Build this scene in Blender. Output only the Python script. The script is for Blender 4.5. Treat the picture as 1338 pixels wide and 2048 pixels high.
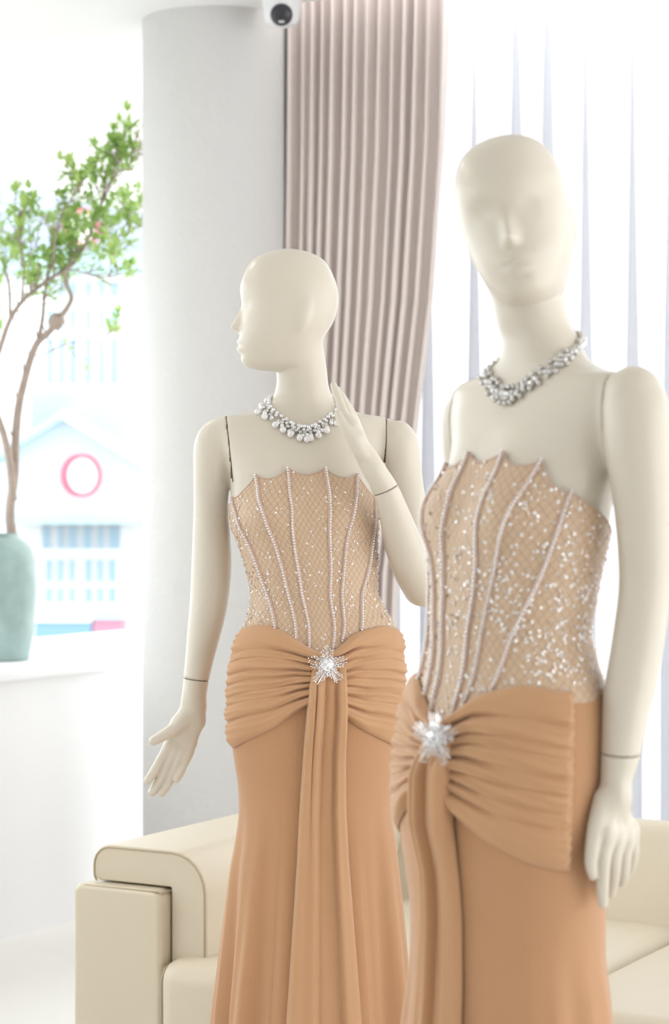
import bpy, bmesh, math, random
import numpy as np
from mathutils import Vector, Matrix, Euler

for o in list(bpy.data.objects):
    bpy.data.objects.remove(o)
scene = bpy.context.scene
COL = scene.collection

# ------------------------------------------------------------------ camera, world, exposure
YAW = math.radians(29.5)          # the room's axes are turned against the camera's
CY, SY = math.cos(YAW), math.sin(YAW)
FPX, HOR, CAMZ = 4300.0, 1008.0, 1.385
cam_data = bpy.data.cameras.new('camera')
cam = bpy.data.objects.new('camera', cam_data)
COL.objects.link(cam)
cam.location = (0, 0, CAMZ)
cam.rotation_euler = (math.pi / 2, 0, YAW)
cam_data.sensor_fit = 'VERTICAL'
cam_data.sensor_height = 36
cam_data.sensor_width = 36 * 1338 / 2048
cam_data.lens = FPX / 2048 * 36
cam_data.shift_y = -16 / 2048
cam_data.clip_end = 300
cam_data.dof.use_dof = True
cam_data.dof.focus_distance = 3.86
cam_data.dof.aperture_fstop = 5.2
scene.camera = cam

world = bpy.data.worlds.new('world')
scene.world = world
world.use_nodes = True
wn = world.node_tree.nodes
wn['Background'].inputs[0].default_value = (0.96, 0.97, 1.0, 1)
wn['Background'].inputs[1].default_value = 1.0

vs = scene.view_settings
vs.view_transform = 'Standard'
vs.look = 'None'
vs.exposure = 1.72
vs.gamma = 1.0
vs.use_curve_mapping = False


def W(X, Y, z):
    """camera-axis metres (right, forward) -> world"""
    return Vector((X * CY - Y * SY, X * SY + Y * CY, z))


def at(px, py, Y):
    return W((px - 669) / FPX * Y, Y, CAMZ - (py - HOR) / FPX * Y)


# ------------------------------------------------------------------ materials
def srgb(r, g, b):
    f = lambda c: (c / 255 / 12.92) if c / 255 <= 0.04045 else ((c / 255 + 0.055) / 1.055) ** 2.4
    return (f(r), f(g), f(b), 1)


def mat(name, col, rough=0.6, metal=0.0, spec=0.5, bump=None, vary=0.0, sheen=0.0, coat=0.0, vscale=6.0):
    m = bpy.data.materials.new(name)
    m.use_nodes = True
    nt = m.node_tree
    b = nt.nodes['Principled BSDF']
    b.inputs['Base Color'].default_value = col
    b.inputs['Roughness'].default_value = rough
    b.inputs['Metallic'].default_value = metal
    b.inputs['Specular IOR Level'].default_value = spec
    b.inputs['Sheen Weight'].default_value = sheen
    b.inputs['Coat Weight'].default_value = coat
    tc = nt.nodes.new('ShaderNodeTexCoord')
    if vary:
        n = nt.nodes.new('ShaderNodeTexNoise')
        n.inputs['Scale'].default_value = vscale
        n.inputs['Detail'].default_value = 4
        nt.links.new(tc.outputs['Object'], n.inputs['Vector'])
        mx = nt.nodes.new('ShaderNodeMix')
        mx.data_type = 'RGBA'
        mx.inputs[6].default_value = tuple(c * (1 - vary) for c in col[:3]) + (1,)
        mx.inputs[7].default_value = tuple(min(1, c * (1 + vary)) for c in col[:3]) + (1,)
        nt.links.new(n.outputs['Fac'], mx.inputs[0])
        nt.links.new(mx.outputs[2], b.inputs['Base Color'])
    if bump:
        scale, strength, dist, stretch = bump
        mp = nt.nodes.new('ShaderNodeMapping')
        mp.inputs['Scale'].default_value = stretch
        nt.links.new(tc.outputs['Object'], mp.inputs['Vector'])
        n = nt.nodes.new('ShaderNodeTexNoise')
        n.inputs['Scale'].default_value = scale
        n.inputs['Detail'].default_value = 3
        nt.links.new(mp.outputs[0], n.inputs['Vector'])
        bp = nt.nodes.new('ShaderNodeBump')
        bp.inputs['Strength'].default_value = strength
        bp.inputs['Distance'].default_value = dist
        nt.links.new(n.outputs['Fac'], bp.inputs['Height'])
        nt.links.new(bp.outputs[0], b.inputs['Normal'])
    return m


M = {}
M['paint'] = mat('white_paint', (0.88, 0.875, 0.87, 1), 0.7)
M['ceil'] = mat('ceiling_paint', (0.82, 0.81, 0.80, 1), 0.8)
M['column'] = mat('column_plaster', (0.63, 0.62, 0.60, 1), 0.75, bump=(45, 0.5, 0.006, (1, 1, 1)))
M['floor'] = mat('floor_stone', (0.84, 0.82, 0.77, 1), 0.35, vary=0.03)
M['mann'] = mat('mannequin_shell', (0.685, 0.622, 0.515, 1), 0.32, spec=0.45)
M['joint'] = mat('joint_dark', srgb(105, 88, 72), 0.6)
M['fabric'] = mat('peach_crepe', srgb(190, 143, 102), 0.75, sheen=0.25, bump=(420, 0.25, 0.002, (1, 1, 0.12)), vary=0.03, vscale=14)
M['sash'] = mat('peach_chiffon', srgb(196, 151, 110), 0.75, sheen=0.25, bump=(600, 0.15, 0.0015, (1, 1, 1)))
M['silver'] = mat('silver', (0.86, 0.85, 0.85, 1), 0.18, metal=0.9)
M['crystal'] = mat('crystal', (0.88, 0.88, 0.9, 1), 0.06, metal=0.55, spec=0.9)
M['greycrystal'] = mat('smoky_crystal', (0.62, 0.60, 0.57, 1), 0.10, metal=0.7, spec=0.9)
M['pearl'] = mat('pearl', (0.86, 0.85, 0.83, 1), 0.12, spec=0.7, coat=0.6)
M['sequin'] = mat('sequin', (0.88, 0.82, 0.78, 1), 0.16, metal=0.35, spec=0.9)
M['bonecase'] = mat('boning_tape', srgb(205, 176, 158), 0.5)
M['leather'] = mat('cream_leather', srgb(217, 206, 184), 0.42, bump=(160, 0.12, 0.002, (1, 1, 1)))
M['piping'] = mat('piping_leather', srgb(186, 172, 146), 0.5)
M['drape'] = mat('taupe_drape', srgb(220, 208, 202), 0.85, sheen=0.2, bump=(300, 0.1, 0.001, (1, 1, 0.2)))
M['camwhite'] = mat('camera_white', (0.8, 0.8, 0.8, 1), 0.35)
M['camblack'] = mat('camera_black', (0.03, 0.03, 0.035, 1), 0.12)
M['camgrey'] = mat('camera_led', (0.65, 0.65, 0.66, 1), 0.3)
M['pot'] = mat('celadon_glaze', srgb(150, 172, 168), 0.3, vary=0.35, vscale=14, bump=(40, 0.3, 0.004, (1, 1, 1)))
M['soil'] = mat('soil', srgb(110, 95, 80), 0.9)
M['bark'] = mat('bark', srgb(170, 154, 142), 0.9, vary=0.25, vscale=30, bump=(60, 0.5, 0.004, (1, 1, 0.4)))
M['bldwall'] = mat('facade_white', (0.82, 0.83, 0.84, 1), 0.8)
M['bldblue'] = mat('gable_pale_blue', srgb(184, 199, 208), 0.8, vary=0.04, vscale=2)
M['bldroof'] = mat('roof_grey_blue', srgb(165, 174, 190), 0.8, vary=0.14, vscale=1.6)
M['teal'] = mat('teal_trim', srgb(165, 195, 198), 0.7)
M['pane'] = mat('far_window_pane', srgb(148, 179, 195), 0.3)
M['red'] = mat('sign_red', srgb(212, 84, 104), 0.6)
M['signwhite'] = mat('sign_white', (0.86, 0.86, 0.84, 1), 0.5)
M['bluebox'] = mat('blue_paint', srgb(120, 158, 190), 0.6)
M['redbox'] = mat('rose_paint', srgb(185, 125, 145), 0.6)
M['ground'] = mat('pavement', (0.72, 0.72, 0.71, 1), 0.9, vary=0.05)
M['frame'] = mat('window_frame', (0.78, 0.79, 0.8, 1), 0.4)
M['steel'] = mat('brushed_steel', (0.6, 0.6, 0.6, 1), 0.35, metal=1.0)


def leaf_mat(name, c):
    m = mat(name, c, 0.45)
    nt = m.node_tree
    b = nt.nodes['Principled BSDF']
    tr = nt.nodes.new('ShaderNodeBsdfTranslucent')
    tr.inputs[0].default_value = tuple(min(1, v * 1.5) for v in c[:3]) + (1,)
    mx = nt.nodes.new('ShaderNodeMixShader')
    mx.inputs[0].default_value = 0.45
    nt.links.new(b.outputs[0], mx.inputs[1])
    nt.links.new(tr.outputs[0], mx.inputs[2])
    nt.links.new(mx.outputs[0], nt.nodes['Material Output'].inputs[0])
    return m


M['leaf'] = leaf_mat('leaf_green', srgb(166, 192, 120))
M['leaf2'] = leaf_mat('leaf_yellow_green', srgb(180, 200, 120))


def glass_mat():
    m = bpy.data.materials.new('window_glass')
    m.use_nodes = True
    nt = m.node_tree
    nt.nodes.remove(nt.nodes['Principled BSDF'])
    t = nt.nodes.new('ShaderNodeBsdfTransparent')
    t.inputs[0].default_value = (0.96, 0.98, 0.98, 1)
    g = nt.nodes.new('ShaderNodeBsdfGlossy')
    g.inputs['Roughness'].default_value = 0.02
    mx = nt.nodes.new('ShaderNodeMixShader')
    mx.inputs[0].default_value = 0.015
    nt.links.new(t.outputs[0], mx.inputs[1])
    nt.links.new(g.outputs[0], mx.inputs[2])
    nt.links.new(mx.outputs[0], nt.nodes['Material Output'].inputs[0])
    return m


M['glass'] = glass_mat()


def sheer_mat():
    m = bpy.data.materials.new('sheer_voile')
    m.use_nodes = True
    nt = m.node_tree
    nt.nodes.remove(nt.nodes['Principled BSDF'])
    t = nt.nodes.new('ShaderNodeBsdfTransparent')
    d = nt.nodes.new('ShaderNodeBsdfDiffuse')
    d.inputs[0].default_value = (0.80, 0.80, 0.84, 1)
    l = nt.nodes.new('ShaderNodeBsdfTranslucent')
    l.inputs[0].default_value = (0.69, 0.69, 0.715, 1)
    m1 = nt.nodes.new('ShaderNodeMixShader')
    m1.inputs[0].default_value = 0.6
    m2 = nt.nodes.new('ShaderNodeMixShader')
    m2.inputs[0].default_value = 0.80
    nt.links.new(d.outputs[0], m1.inputs[1])
    nt.links.new(l.outputs[0], m1.inputs[2])
    nt.links.new(t.outputs[0], m2.inputs[1])
    nt.links.new(m1.outputs[0], m2.inputs[2])
    nt.links.new(m2.outputs[0], nt.nodes['Material Output'].inputs[0])
    return m


M['sheer'] = sheer_mat()


def net_mat():
    """nude lining under a fine diamond net; UV is in metres on the bodice"""
    m = mat('nude_net_bodice', srgb(206, 178, 148), 0.5, sheen=0.2)
    nt = m.node_tree
    b = nt.nodes['Principled BSDF']
    uv = nt.nodes.new('ShaderNodeUVMap')
    nz = nt.nodes.new('ShaderNodeTexNoise')
    nz.inputs['Scale'].default_value = 60
    nt.links.new(uv.outputs[0], nz.inputs['Vector'])
    sub = nt.nodes.new('ShaderNodeVectorMath')
    sub.operation = 'MULTIPLY_ADD'
    nt.links.new(nz.outputs['Color'], sub.inputs[0])
    sub.inputs[1].default_value = (0.005, 0.005, 0)
    nt.links.new(uv.outputs[0], sub.inputs[2])
    sx = nt.nodes.new('ShaderNodeSeparateXYZ')
    nt.links.new(sub.outputs[0], sx.inputs[0])

    def math_(op, a, bb, clamp=False):
        n = nt.nodes.new('ShaderNodeMath')
        n.operation = op
        n.use_clamp = clamp
        for i, v in enumerate((a, bb)):
            if v is None:
                continue
            if isinstance(v, (int, float)):
                n.inputs[i].default_value = v
            else:
                nt.links.new(v, n.inputs[i])
        return n.outputs[0]
    u = math_('MULTIPLY', sx.outputs[0], 1 / 0.0125)
    v = math_('MULTIPLY', sx.outputs[1], 1 / 0.0150)
    ds = []
    for op in ('ADD', 'SUBTRACT'):
        s = math_(op, u, v)
        fr = math_('FRACT', s, None)
        ds.append(math_('ABSOLUTE', math_('SUBTRACT', fr, 0.5), None))
    dm = math_('MAXIMUM', ds[0], ds[1])
    line = math_('MULTIPLY', math_('SUBTRACT', dm, 0.43), 25.0, True)
    line = math_('MULTIPLY', line, 0.62)
    mx = nt.nodes.new('ShaderNodeMix')
    mx.data_type = 'RGBA'
    mx.inputs[6].default_value = srgb(206, 178, 148)
    mx.inputs[7].default_value = srgb(148, 114, 95)
    nt.links.new(line, mx.inputs[0])
    nt.links.new(mx.outputs[2], b.inputs['Base Color'])
    return m


M['net'] = net_mat()


# ------------------------------------------------------------------ object helpers
def link(name, me, material=None, parent=None, smooth=True):
    o = bpy.data.objects.new(name, me)
    COL.objects.link(o)
    if material is not None and me is not None and not me.materials:
        me.materials.append(material)
    if parent is not None:
        o.parent = parent
    if smooth and me is not None and len(me.polygons):
        me.polygons.foreach_set('use_smooth', [True] * len(me.polygons))
    return o


def pymesh(name, verts, faces):
    me = bpy.data.meshes.new(name)
    me.from_pydata([tuple(map(float, v)) for v in verts], [], faces)
    me.update()
    return me


def npmesh(name, V, Q):
    """V (n,3) float array, Q (m,4) int array of quads"""
    me = bpy.data.meshes.new(name)
    me.vertices.add(len(V))
    me.vertices.foreach_set('co', np.asarray(V, np.float32).ravel())
    me.loops.add(len(Q) * 4)
    me.loops.foreach_set('vertex_index', np.asarray(Q, np.int32).ravel())
    me.polygons.add(len(Q))
    me.polygons.foreach_set('loop_start', np.arange(0, len(Q) * 4, 4, dtype=np.int32))
    me.update(calc_edges=True)
    me.validate()
    return me


def tag(o, label, cat, group=None, kind=None):
    o['label'] = label
    o['category'] = cat
    if group:
        o['group'] = group
    if kind:
        o['kind'] = kind
    return o


def thing(name, label, cat, loc=(0, 0, 0), rz=0.0, group=None, kind=None):
    o = bpy.data.objects.new(name, None)
    COL.objects.link(o)
    o.location = loc
    o.rotation_euler = (0, 0, rz)
    o.empty_display_size = 0.1
    return tag(o, label, cat, group, kind)


def bm_mesh(name, bm):
    me = bpy.data.meshes.new(name)
    bm.to_mesh(me)
    bm.free()
    return me


def box_bm(lo, hi, bevel=0.0, seg=3, bm=None):
    b2 = bmesh.new()
    bmesh.ops.create_cube(b2, size=1)
    for v in b2.verts:
        v.co = Vector([lo[i] + (v.co[i] + 0.5) * (hi[i] - lo[i]) for i in range(3)])
    if bevel:
        bmesh.ops.bevel(b2, geom=b2.edges[:], offset=bevel, segments=seg, profile=0.5, affect='EDGES')
    if bm is None:
        return b2
    me = bpy.data.meshes.new('tmp')
    b2.to_mesh(me)
    b2.free()
    bm.from_mesh(me)
    bpy.data.meshes.remove(me)
    return bm


def box(name, lo, hi, material, parent=None, bevel=0.0, seg=3):
    return link(name, bm_mesh(name, box_bm(lo, hi, bevel, seg)), material, parent, smooth=bevel > 0.004)


def tube_data(pts, radii, seg=8, cap=True):
    """verts, faces of a tube along pts"""
    pts = [Vector(p) for p in pts]
    n = len(pts)
    if not hasattr(radii, '__len__'):
        radii = [radii] * n
    V, F = [], []
    ref = Vector((0.3, 0.2, 0.93)).normalized()
    prev = None
    for i, p in enumerate(pts):
        d = (pts[min(i + 1, n - 1)] - pts[max(i - 1, 0)])
        d = d.normalized() if d.length > 1e-9 else Vector((0, 0, 1))
        if prev is None:
            a = d.cross(ref)
            if a.length < 1e-3:
                a = d.cross(Vector((1, 0, 0)))
        else:
            a = prev - d * prev.dot(d)
        a.normalize()
        prev = a
        b = d.cross(a)
        for k in range(seg):
            t = 2 * math.pi * k / seg
            V.append(p + (a * math.cos(t) + b * math.sin(t)) * radii[i])
    for i in range(n - 1):
        for k in range(seg):
            k2 = (k + 1) % seg
            F.append((i * seg + k, i * seg + k2, (i + 1) * seg + k2, (i + 1) * seg + k))
    if cap:
        F.append(tuple(range(seg - 1, -1, -1)))
        F.append(tuple((n - 1) * seg + k for k in range(seg)))
    return V, F


class MB:
    def __init__(self):
        self.V, self.F = [], []

    def add(self, V, F):
        o = len(self.V)
        self.V += [tuple(v) for v in V]
        self.F += [tuple(i + o for i in f) for f in F]
        return self

    def tube(self, pts, r, seg=8, cap=True):
        return self.add(*tube_data(pts, r, seg, cap))

    def build(self, name, material, parent=None, smooth=True):
        return link(name, pymesh(name, self.V, self.F), material, parent, smooth)


def lathe(profile, seg=48):
    """profile list of (r, z) -> verts, faces"""
    V, F = [], []
    for r, z in profile:
        for k in range(seg):
            t = 2 * math.pi * k / seg
            V.append((r * math.cos(t), r * math.sin(t), z))
    for i in range(len(profile) - 1):
        for k in range(seg):
            k2 = (k + 1) % seg
            F.append((i * seg + k, i * seg + k2, (i + 1) * seg + k2, (i + 1) * seg + k))
    return V, F


def grid_mesh(name, P, closed_u=False, uv=None):
    """P: array (nu, nv, 3); quads between"""
    nu, nv = P.shape[:2]
    idx = np.arange(nu * nv).reshape(nu, nv)
    if closed_u:
        a = idx
        b = np.roll(idx, -1, axis=0)
    else:
        a, b = idx[:-1], idx[1:]
    Q = np.stack([a[:, :-1], b[:, :-1], b[:, 1:], a[:, 1:]], -1).reshape(-1, 4)
    me = npmesh(name, P.reshape(-1, 3), Q)
    if uv is not None:
        lay = me.uv_layers.new(name='UVMap')
        li = np.empty(len(me.loops), np.int32)
        me.loops.foreach_get('vertex_index', li)
        lay.data.foreach_set('uv', uv.reshape(-1, 2)[li].astype(np.float32).ravel())
    return me


def poly_prism(pts2, y0, y1, axis='y'):
    """closed outline (x,z) extruded from y0 to y1"""
    n = len(pts2)
    V = [(x, y0, z) for x, z in pts2] + [(x, y1, z) for x, z in pts2]
    F = [tuple(range(n)), tuple(range(2 * n - 1, n - 1, -1))]
    for i in range(n):
        j = (i + 1) % n
        F.append((j, i, n + i, n + j))
    return V, F


def structure(o, label, cat):
    return tag(o, label, cat, kind='structure')


# ------------------------------------------------------------------ the room shell
XW = -4.28        # front face of the low window wall
XH = -4.86        # front face of the wall above the window
XG = -5.00        # the bay's glass
LEDGE = 0.855
CEIL = 2.952
structure(box('floor', (-5.1, -3.1, -0.10), (3.6, 9.8, 0.0), M['floor']), 'pale cream polished floor under the sofa', 'floor')
wl = thing('wall_left', 'white low wall with deep window ledge behind the sofa', 'wall', kind='structure')
box('low_wall', (XG - 0.1, -3.0, 0.0), (XW, 9.8, LEDGE - 0.035), M['paint'], wl)
box('ledge_top', (XG - 0.1, -3.0, LEDGE - 0.035), (XW + 0.025, 9.8, LEDGE), M['paint'], wl, 0.006, 2)
box('header', (XG - 0.1, -3.0, 2.59), (XH, 9.8, CEIL), M['paint'], wl)
structure(box('ceiling', (XG - 0.1, -3.1, CEIL), (3.6, 5.80, 3.05), M['ceil']), 'white ceiling above the taupe curtain', 'ceiling')
structure(box('trim_1', (XG - 0.1, 5.80, CEIL), (-3.85, 9.8, 3.05), M['ceil']), 'white ceiling strip over the left window past the column', 'ceiling')
structure(box('wall_rear_blocker', (-5.1, -3.2, 0.0), (3.6, -3.1, CEIL), M['paint']), 'unseen white wall added behind the camera to cut frontal light', 'wall')  # added out of view to hold back light from behind the camera
structure(box('wall_right_blocker', (3.5, -3.1, 0.0), (3.6, 0.6, CEIL), M['paint']), 'unseen part wall added right of the camera to cut frontal light', 'wall')  # added out of view, dims the light on surfaces facing the camera
wg = thing('window_1', 'wide bay window pane behind the potted tree', 'window', kind='structure')
box('pane', (XG - 0.012, -3.0, LEDGE), (XG, 9.8, 2.59), M['glass'], wg)
box('window_frame', (XG - 0.04, -3.0, LEDGE), (XG + 0.02, 9.8, LEDGE + 0.02), M['frame'], wg)
wb = thing('window_2', 'tall bright window behind the white sheer curtain', 'window', kind='structure')
box('pane', (-3.6, 6.55, 0.05), (3.5, 6.562, 3.3), M['glass'], wb)
box('window_frame', (-3.6, 6.52, 0.0), (3.5, 6.59, 0.06), M['frame'], wb)
box('window_frame', (-3.6, 6.52, 3.3), (3.5, 6.59, 3.4), M['frame'], wb)

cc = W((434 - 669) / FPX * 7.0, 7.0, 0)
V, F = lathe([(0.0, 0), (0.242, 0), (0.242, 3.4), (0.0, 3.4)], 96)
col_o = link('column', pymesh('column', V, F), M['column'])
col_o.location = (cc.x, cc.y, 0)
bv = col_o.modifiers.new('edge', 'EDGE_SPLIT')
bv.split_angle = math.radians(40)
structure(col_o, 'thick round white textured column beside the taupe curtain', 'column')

# ------------------------------------------------------------------ outside
structure(box('ground', (-70, -20, -0.62), (-5.45, 80, -0.45), M['ground']), 'overexposed pale street paving outside the left window', 'ground')
structure(box('ground', (-5.4, 8.85, -0.62), (60, 80, -0.45), M['ground']), 'pale paving outside behind the sheer curtain', 'ground')

BY = 30.0
BS = FPX / BY
bx = lambda px: (px - 669) / BS
bz = lambda py: CAMZ - (py - HOR) / BS
bld = thing('building', 'pale white and blue building with gabled porch beyond the left window', 'building', W(0, BY, 0), YAW)
box('wall', (bx(-260), 0.0, -0.45), (bx(420), 5.0, bz(548)), M['bldwall'], bld)
box('eave', (bx(-270), -0.35, bz(548)), (bx(430), 5.2, bz(508)), M['teal'], bld)
V, F = poly_prism([(bx(-270), bz(508)), (bx(430), bz(508)), (bx(300), bz(330)), (bx(-140), bz(330))], -0.2, 5.2)
link('roof', pymesh('roof', V, F), M['bldroof'], bld, smooth=False)
box('roof_band', (bx(72), -0.55, bz(905)), (bx(252), 0.0, bz(786)), M['bldroof'], bld)
V, F = poly_prism([(bx(30), bz(1046)), (bx(300), bz(1046)), (bx(300), bz(918)), (bx(150), bz(842)), (bx(30), bz(902))], -1.1, 0.0)
link('gable', pymesh('gable', V, F), M['bldblue'], bld, smooth=False)
for sgn, xe, ye in ((-1, 14, 915), (1, 318, 932)):
    xa, ya = 150, 826
    V, F = poly_prism([(bx(xa), bz(ya)), (bx(xe), bz(ye)), (bx(xe), bz(ye + 14)), (bx(xa), bz(ya + 18))], -1.35, 0.0)
    link('roof_slope', pymesh('roof_slope', V, F), M['teal'] if sgn < 0 else M['bldwall'], bld, smooth=False)
box('cornice', (bx(26), -1.2, bz(1046)), (bx(306), 0.0, bz(1036)), M['teal'], bld)


def far_window(x0, x1, y0, y1, dep):
    w = box('window', (bx(x0) - 0.02, dep - 0.04, bz(y1) - 0.02), (bx(x1) + 0.02, dep, bz(y0) + 0.02), M['bldwall'], bld)
    box('pane', (bx(x0), dep - 0.06, bz(y1)), (bx(x1), dep - 0.02, bz(y0)), M['pane'], w)


for a, b in ((85, 102), (116, 128), (138, 155), (167, 184), (196, 208), (219, 241)):
    far_window(a, b, 1053, 1098, 0.0)
for a, b in ((92, 104), (116, 127), (140, 150), (171, 184), (196, 207), (219, 233)):
    far_window(a, b, 1119, 1164, 0.0)
    far_window(a, b, 1175, 1204, 0.0)
for a, b in ((94, 107), (118, 130), (140, 154), (171, 184), (198, 210), (221, 238)):
    far_window(a, b, 566, 594, 0.0)
    far_window(a, b, 619, 659, 0.0)
    far_window(a, b, 676, 766, 0.0)


def round_sign(px, py, rx, rz, Y, label):
    s = FPX / Y
    t = thing('round_sign', label, 'sign', W((px - 669) / s, Y, CAMZ - (py - HOR) / s), YAW + math.acos(min(1, rx / rz)), 'round red-rimmed signs')
    R = rz / s
    V, F = lathe([(0, 0.05), (R * 0.8, 0.05), (R * 0.8, -0.03), (0, -0.03)], 40)
    link('sign_face', pymesh('sign_face', [(x, z, y) for x, y, z in V], [f[::-1] for f in F]), M['signwhite'], t, smooth=False)
    V, F = lathe([(R * 0.79, 0.05), (R * 0.80, -0.06), (R, -0.06), (R, 0.05), (R * 0.79, 0.05)], 40)
    link('rim', pymesh('rim', [(x, z, y) for x, y, z in V], [f[::-1] for f in F]), M['red'], t, smooth=False)
    box('bracket', (-0.03, 0.04, -0.03), (0.03, 0.42, 0.03), M['steel'], t)
    return t


round_sign(162, 951, 35, 44, BY - 1.5, 'round white sign with red rim on the pale gable')
round_sign(162, 456, 33, 40, BY - 0.7, 'round red-rimmed sign half hidden behind the tree leaves')
t = thing('street_counter', 'low pale blue counter at the foot of the far building', 'counter', W(0, BY - 2, 0), YAW)
s2 = FPX / (BY - 2)
cx_ = lambda px: (px - 669) / s2
cz_ = lambda py: CAMZ - (py - HOR) / s2
box('body', (cx_(76), -0.3, -0.45), (cx_(188), 0.3, cz_(1241)), M['bluebox'], t)
box('top', (cx_(70), -0.35, cz_(1241)), (cx_(189), 0.35, cz_(1234)), M['bldwall'], t)
t = thing('street_counter', 'low rose red counter beside the pale blue one', 'counter', W(0, BY - 2, 0), YAW)
box('body', (cx_(191), -0.3, -0.45), (cx_(250), 0.3, cz_(1236)), M['redbox'], t)
box('top', (cx_(193), -0.35, cz_(1236)), (cx_(253), 0.35, cz_(1222)), M['teal'], t)

# ------------------------------------------------------------------ curtains
rng = np.random.default_rng(4)


def curtain_drape():
    t = thing('curtain', 'taupe pleated drape gathered beside the round column', 'curtain', (0, 0, 0))
    ns, nz = 700, 70
    s = np.linspace(0, 1, ns)
    zz = np.linspace(0.02, 3.08, nz)
    n = 15
    # uneven pleats: cumulative phase
    knots = np.concatenate([[0], np.cumsum(rng.uniform(0.6, 1.4, n))])
    knots /= knots[-1]
    ph = np.interp(s, knots, np.arange(n + 1))
    amps = rng.uniform(0.55, 1.0, n + 1)
    amp = np.interp(s, knots, amps)
    P = np.zeros((ns, nz, 3))
    pyk = [0, 300, 600, 850, 1150, 1500, 3000]
    pxk = [902, 893, 872, 842, 802, 790, 788]
    for j, z in enumerate(zz):
        py = HOR - (z - CAMZ) / 6.7 * FPX
        pr = np.interp(py, pyk, pxk)
        k = (pr - 669) / FPX
        Yr = 5.95 / (SY * k + CY)
        xr = k * Yr * CY - Yr * SY
        x0 = -3.60
        top = max(0.0, min(1.0, (z - 2.1) / 0.95))
        a = 0.030 * (1 - 0.35 * top)
        drift = 0.10 * np.sin(3 * s + 0.5 * z) * (1 - top)
        yy = a * amp * np.sin(2 * np.pi * (ph + drift))
        # pinched at the top: sharper ridges
        yy += 0.012 * top * amp * np.sin(4 * np.pi * ph + 0.7)
        xx = x0 + (xr - x0) * s + 0.010 * np.sin(4 * np.pi * (ph + drift)) * (1 - top * 0.5)
        P[:, j, 0] = xx
        P[:, j, 1] = 5.95 + yy
        P[:, j, 2] = z
    o = link('drape_panel', grid_mesh('drape_panel', P), M['drape'], t)
    sm = o.modifiers.new('thick', 'SOLIDIFY')
    sm.thickness = 0.003
    mb = MB()
    mb.tube([(-3.54, 5.98, 3.09), (-2.0, 5.98, 3.09)], 0.014, 10)
    mb.build('curtain_rail', M['camwhite'], t)


def sheer():
    t = thing('sheer_curtain', 'bright white translucent sheer curtain across the back window', 'curtain', (0, 0, 0))
    x0, x1 = -3.45, 0.9
    per = 0.130
    n = int((x1 - x0) / per)
    ns, nz = n * 26, 40
    s = np.linspace(0, n, ns)
    j_ = rng.uniform(0.6, 1.4, n + 2)
    kx = np.concatenate([[0], np.cumsum(rng.uniform(0.7, 1.3, n))])
    kx = kx / kx[-1]
    zz = np.linspace(0.02, 3.2, nz)
    P = np.zeros((ns, nz, 3))
    amp = np.interp(s, np.arange(n + 2), j_)
    for j, z in enumerate(zz):
        top = max(0.0, min(1.0, (3.2 - z) / 2.0))
        base = x0 + (x1 - x0) * np.interp(s, np.arange(n + 1), kx)
        b = per * (0.19 + 0.30 * top) * (0.7 + 0.3 * amp)
        P[:, j, 0] = base + b * np.sin(2 * np.pi * s)
        P[:, j, 1] = 6.17 + (0.024 + 0.022 * top) * amp * np.cos(2 * np.pi * s)
        P[:, j, 2] = z
    link('voile_panel', grid_mesh('voile_panel', P), M['sheer'], t)
    mb = MB()
    mb.tube([(x0, 6.17, 3.21), (x1, 6.17, 3.21)], 0.012, 10)
    mb.build('curtain_rail', M['camwhite'], t)


curtain_drape()
sheer()

# ------------------------------------------------------------------ sofa
def rounded_outline(corners, seg=6):
    """corners: (x, z, radius) in order"""
    out = []
    n = len(corners)
    for i in range(n):
        p = Vector(corners[i][:2])
        r = corners[i][2]
        a = (Vector(corners[i - 1][:2]) - p).normalized()
        b = (Vector(corners[(i + 1) % n][:2]) - p).normalized()
        if r <= 0:
            out.append(tuple(p))
            continue
        ang = a.angle(b)
        d = r / math.tan(ang / 2)
        c = p + (a + b).normalized() * (r / math.sin(ang / 2))
        s, e = p + a * d, p + b * d
        a0 = math.atan2(s.y - c.y, s.x - c.x)
        a1 = math.atan2(e.y - c.y, e.x - c.x)
        da = (a1 - a0 + math.pi) % (2 * math.pi) - math.pi
        for k in range(seg + 1):
            tt = a0 + da * k / seg
            out.append((c.x + r * math.cos(tt), c.y + r * math.sin(tt)))
    return out


def soft_prism(name, outline, y0, y1, parent, bevel=0.012, material=None):
    V, F = poly_prism(outline, y0, y1)
    bm = bmesh.new()
    vs_ = [bm.verts.new(v) for v in V]
    for f in F:
        bm.faces.new([vs_[i] for i in f])
    bm.normal_update()
    es = [e for e in bm.edges if abs(e.verts[0].co.y - e.verts[1].co.y) < 1e-6]
    bmesh.ops.bevel(bm, geom=es, offset=bevel, segments=4, profile=0.5, affect='EDGES', clamp_overlap=True)
    bmesh.ops.recalc_face_normals(bm, faces=bm.faces[:])
    o = link(name, bm_mesh(name, bm), material or M['leather'], parent)
    wn_ = o.modifiers.new('wn', 'WEIGHTED_NORMAL')
    return o


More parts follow.
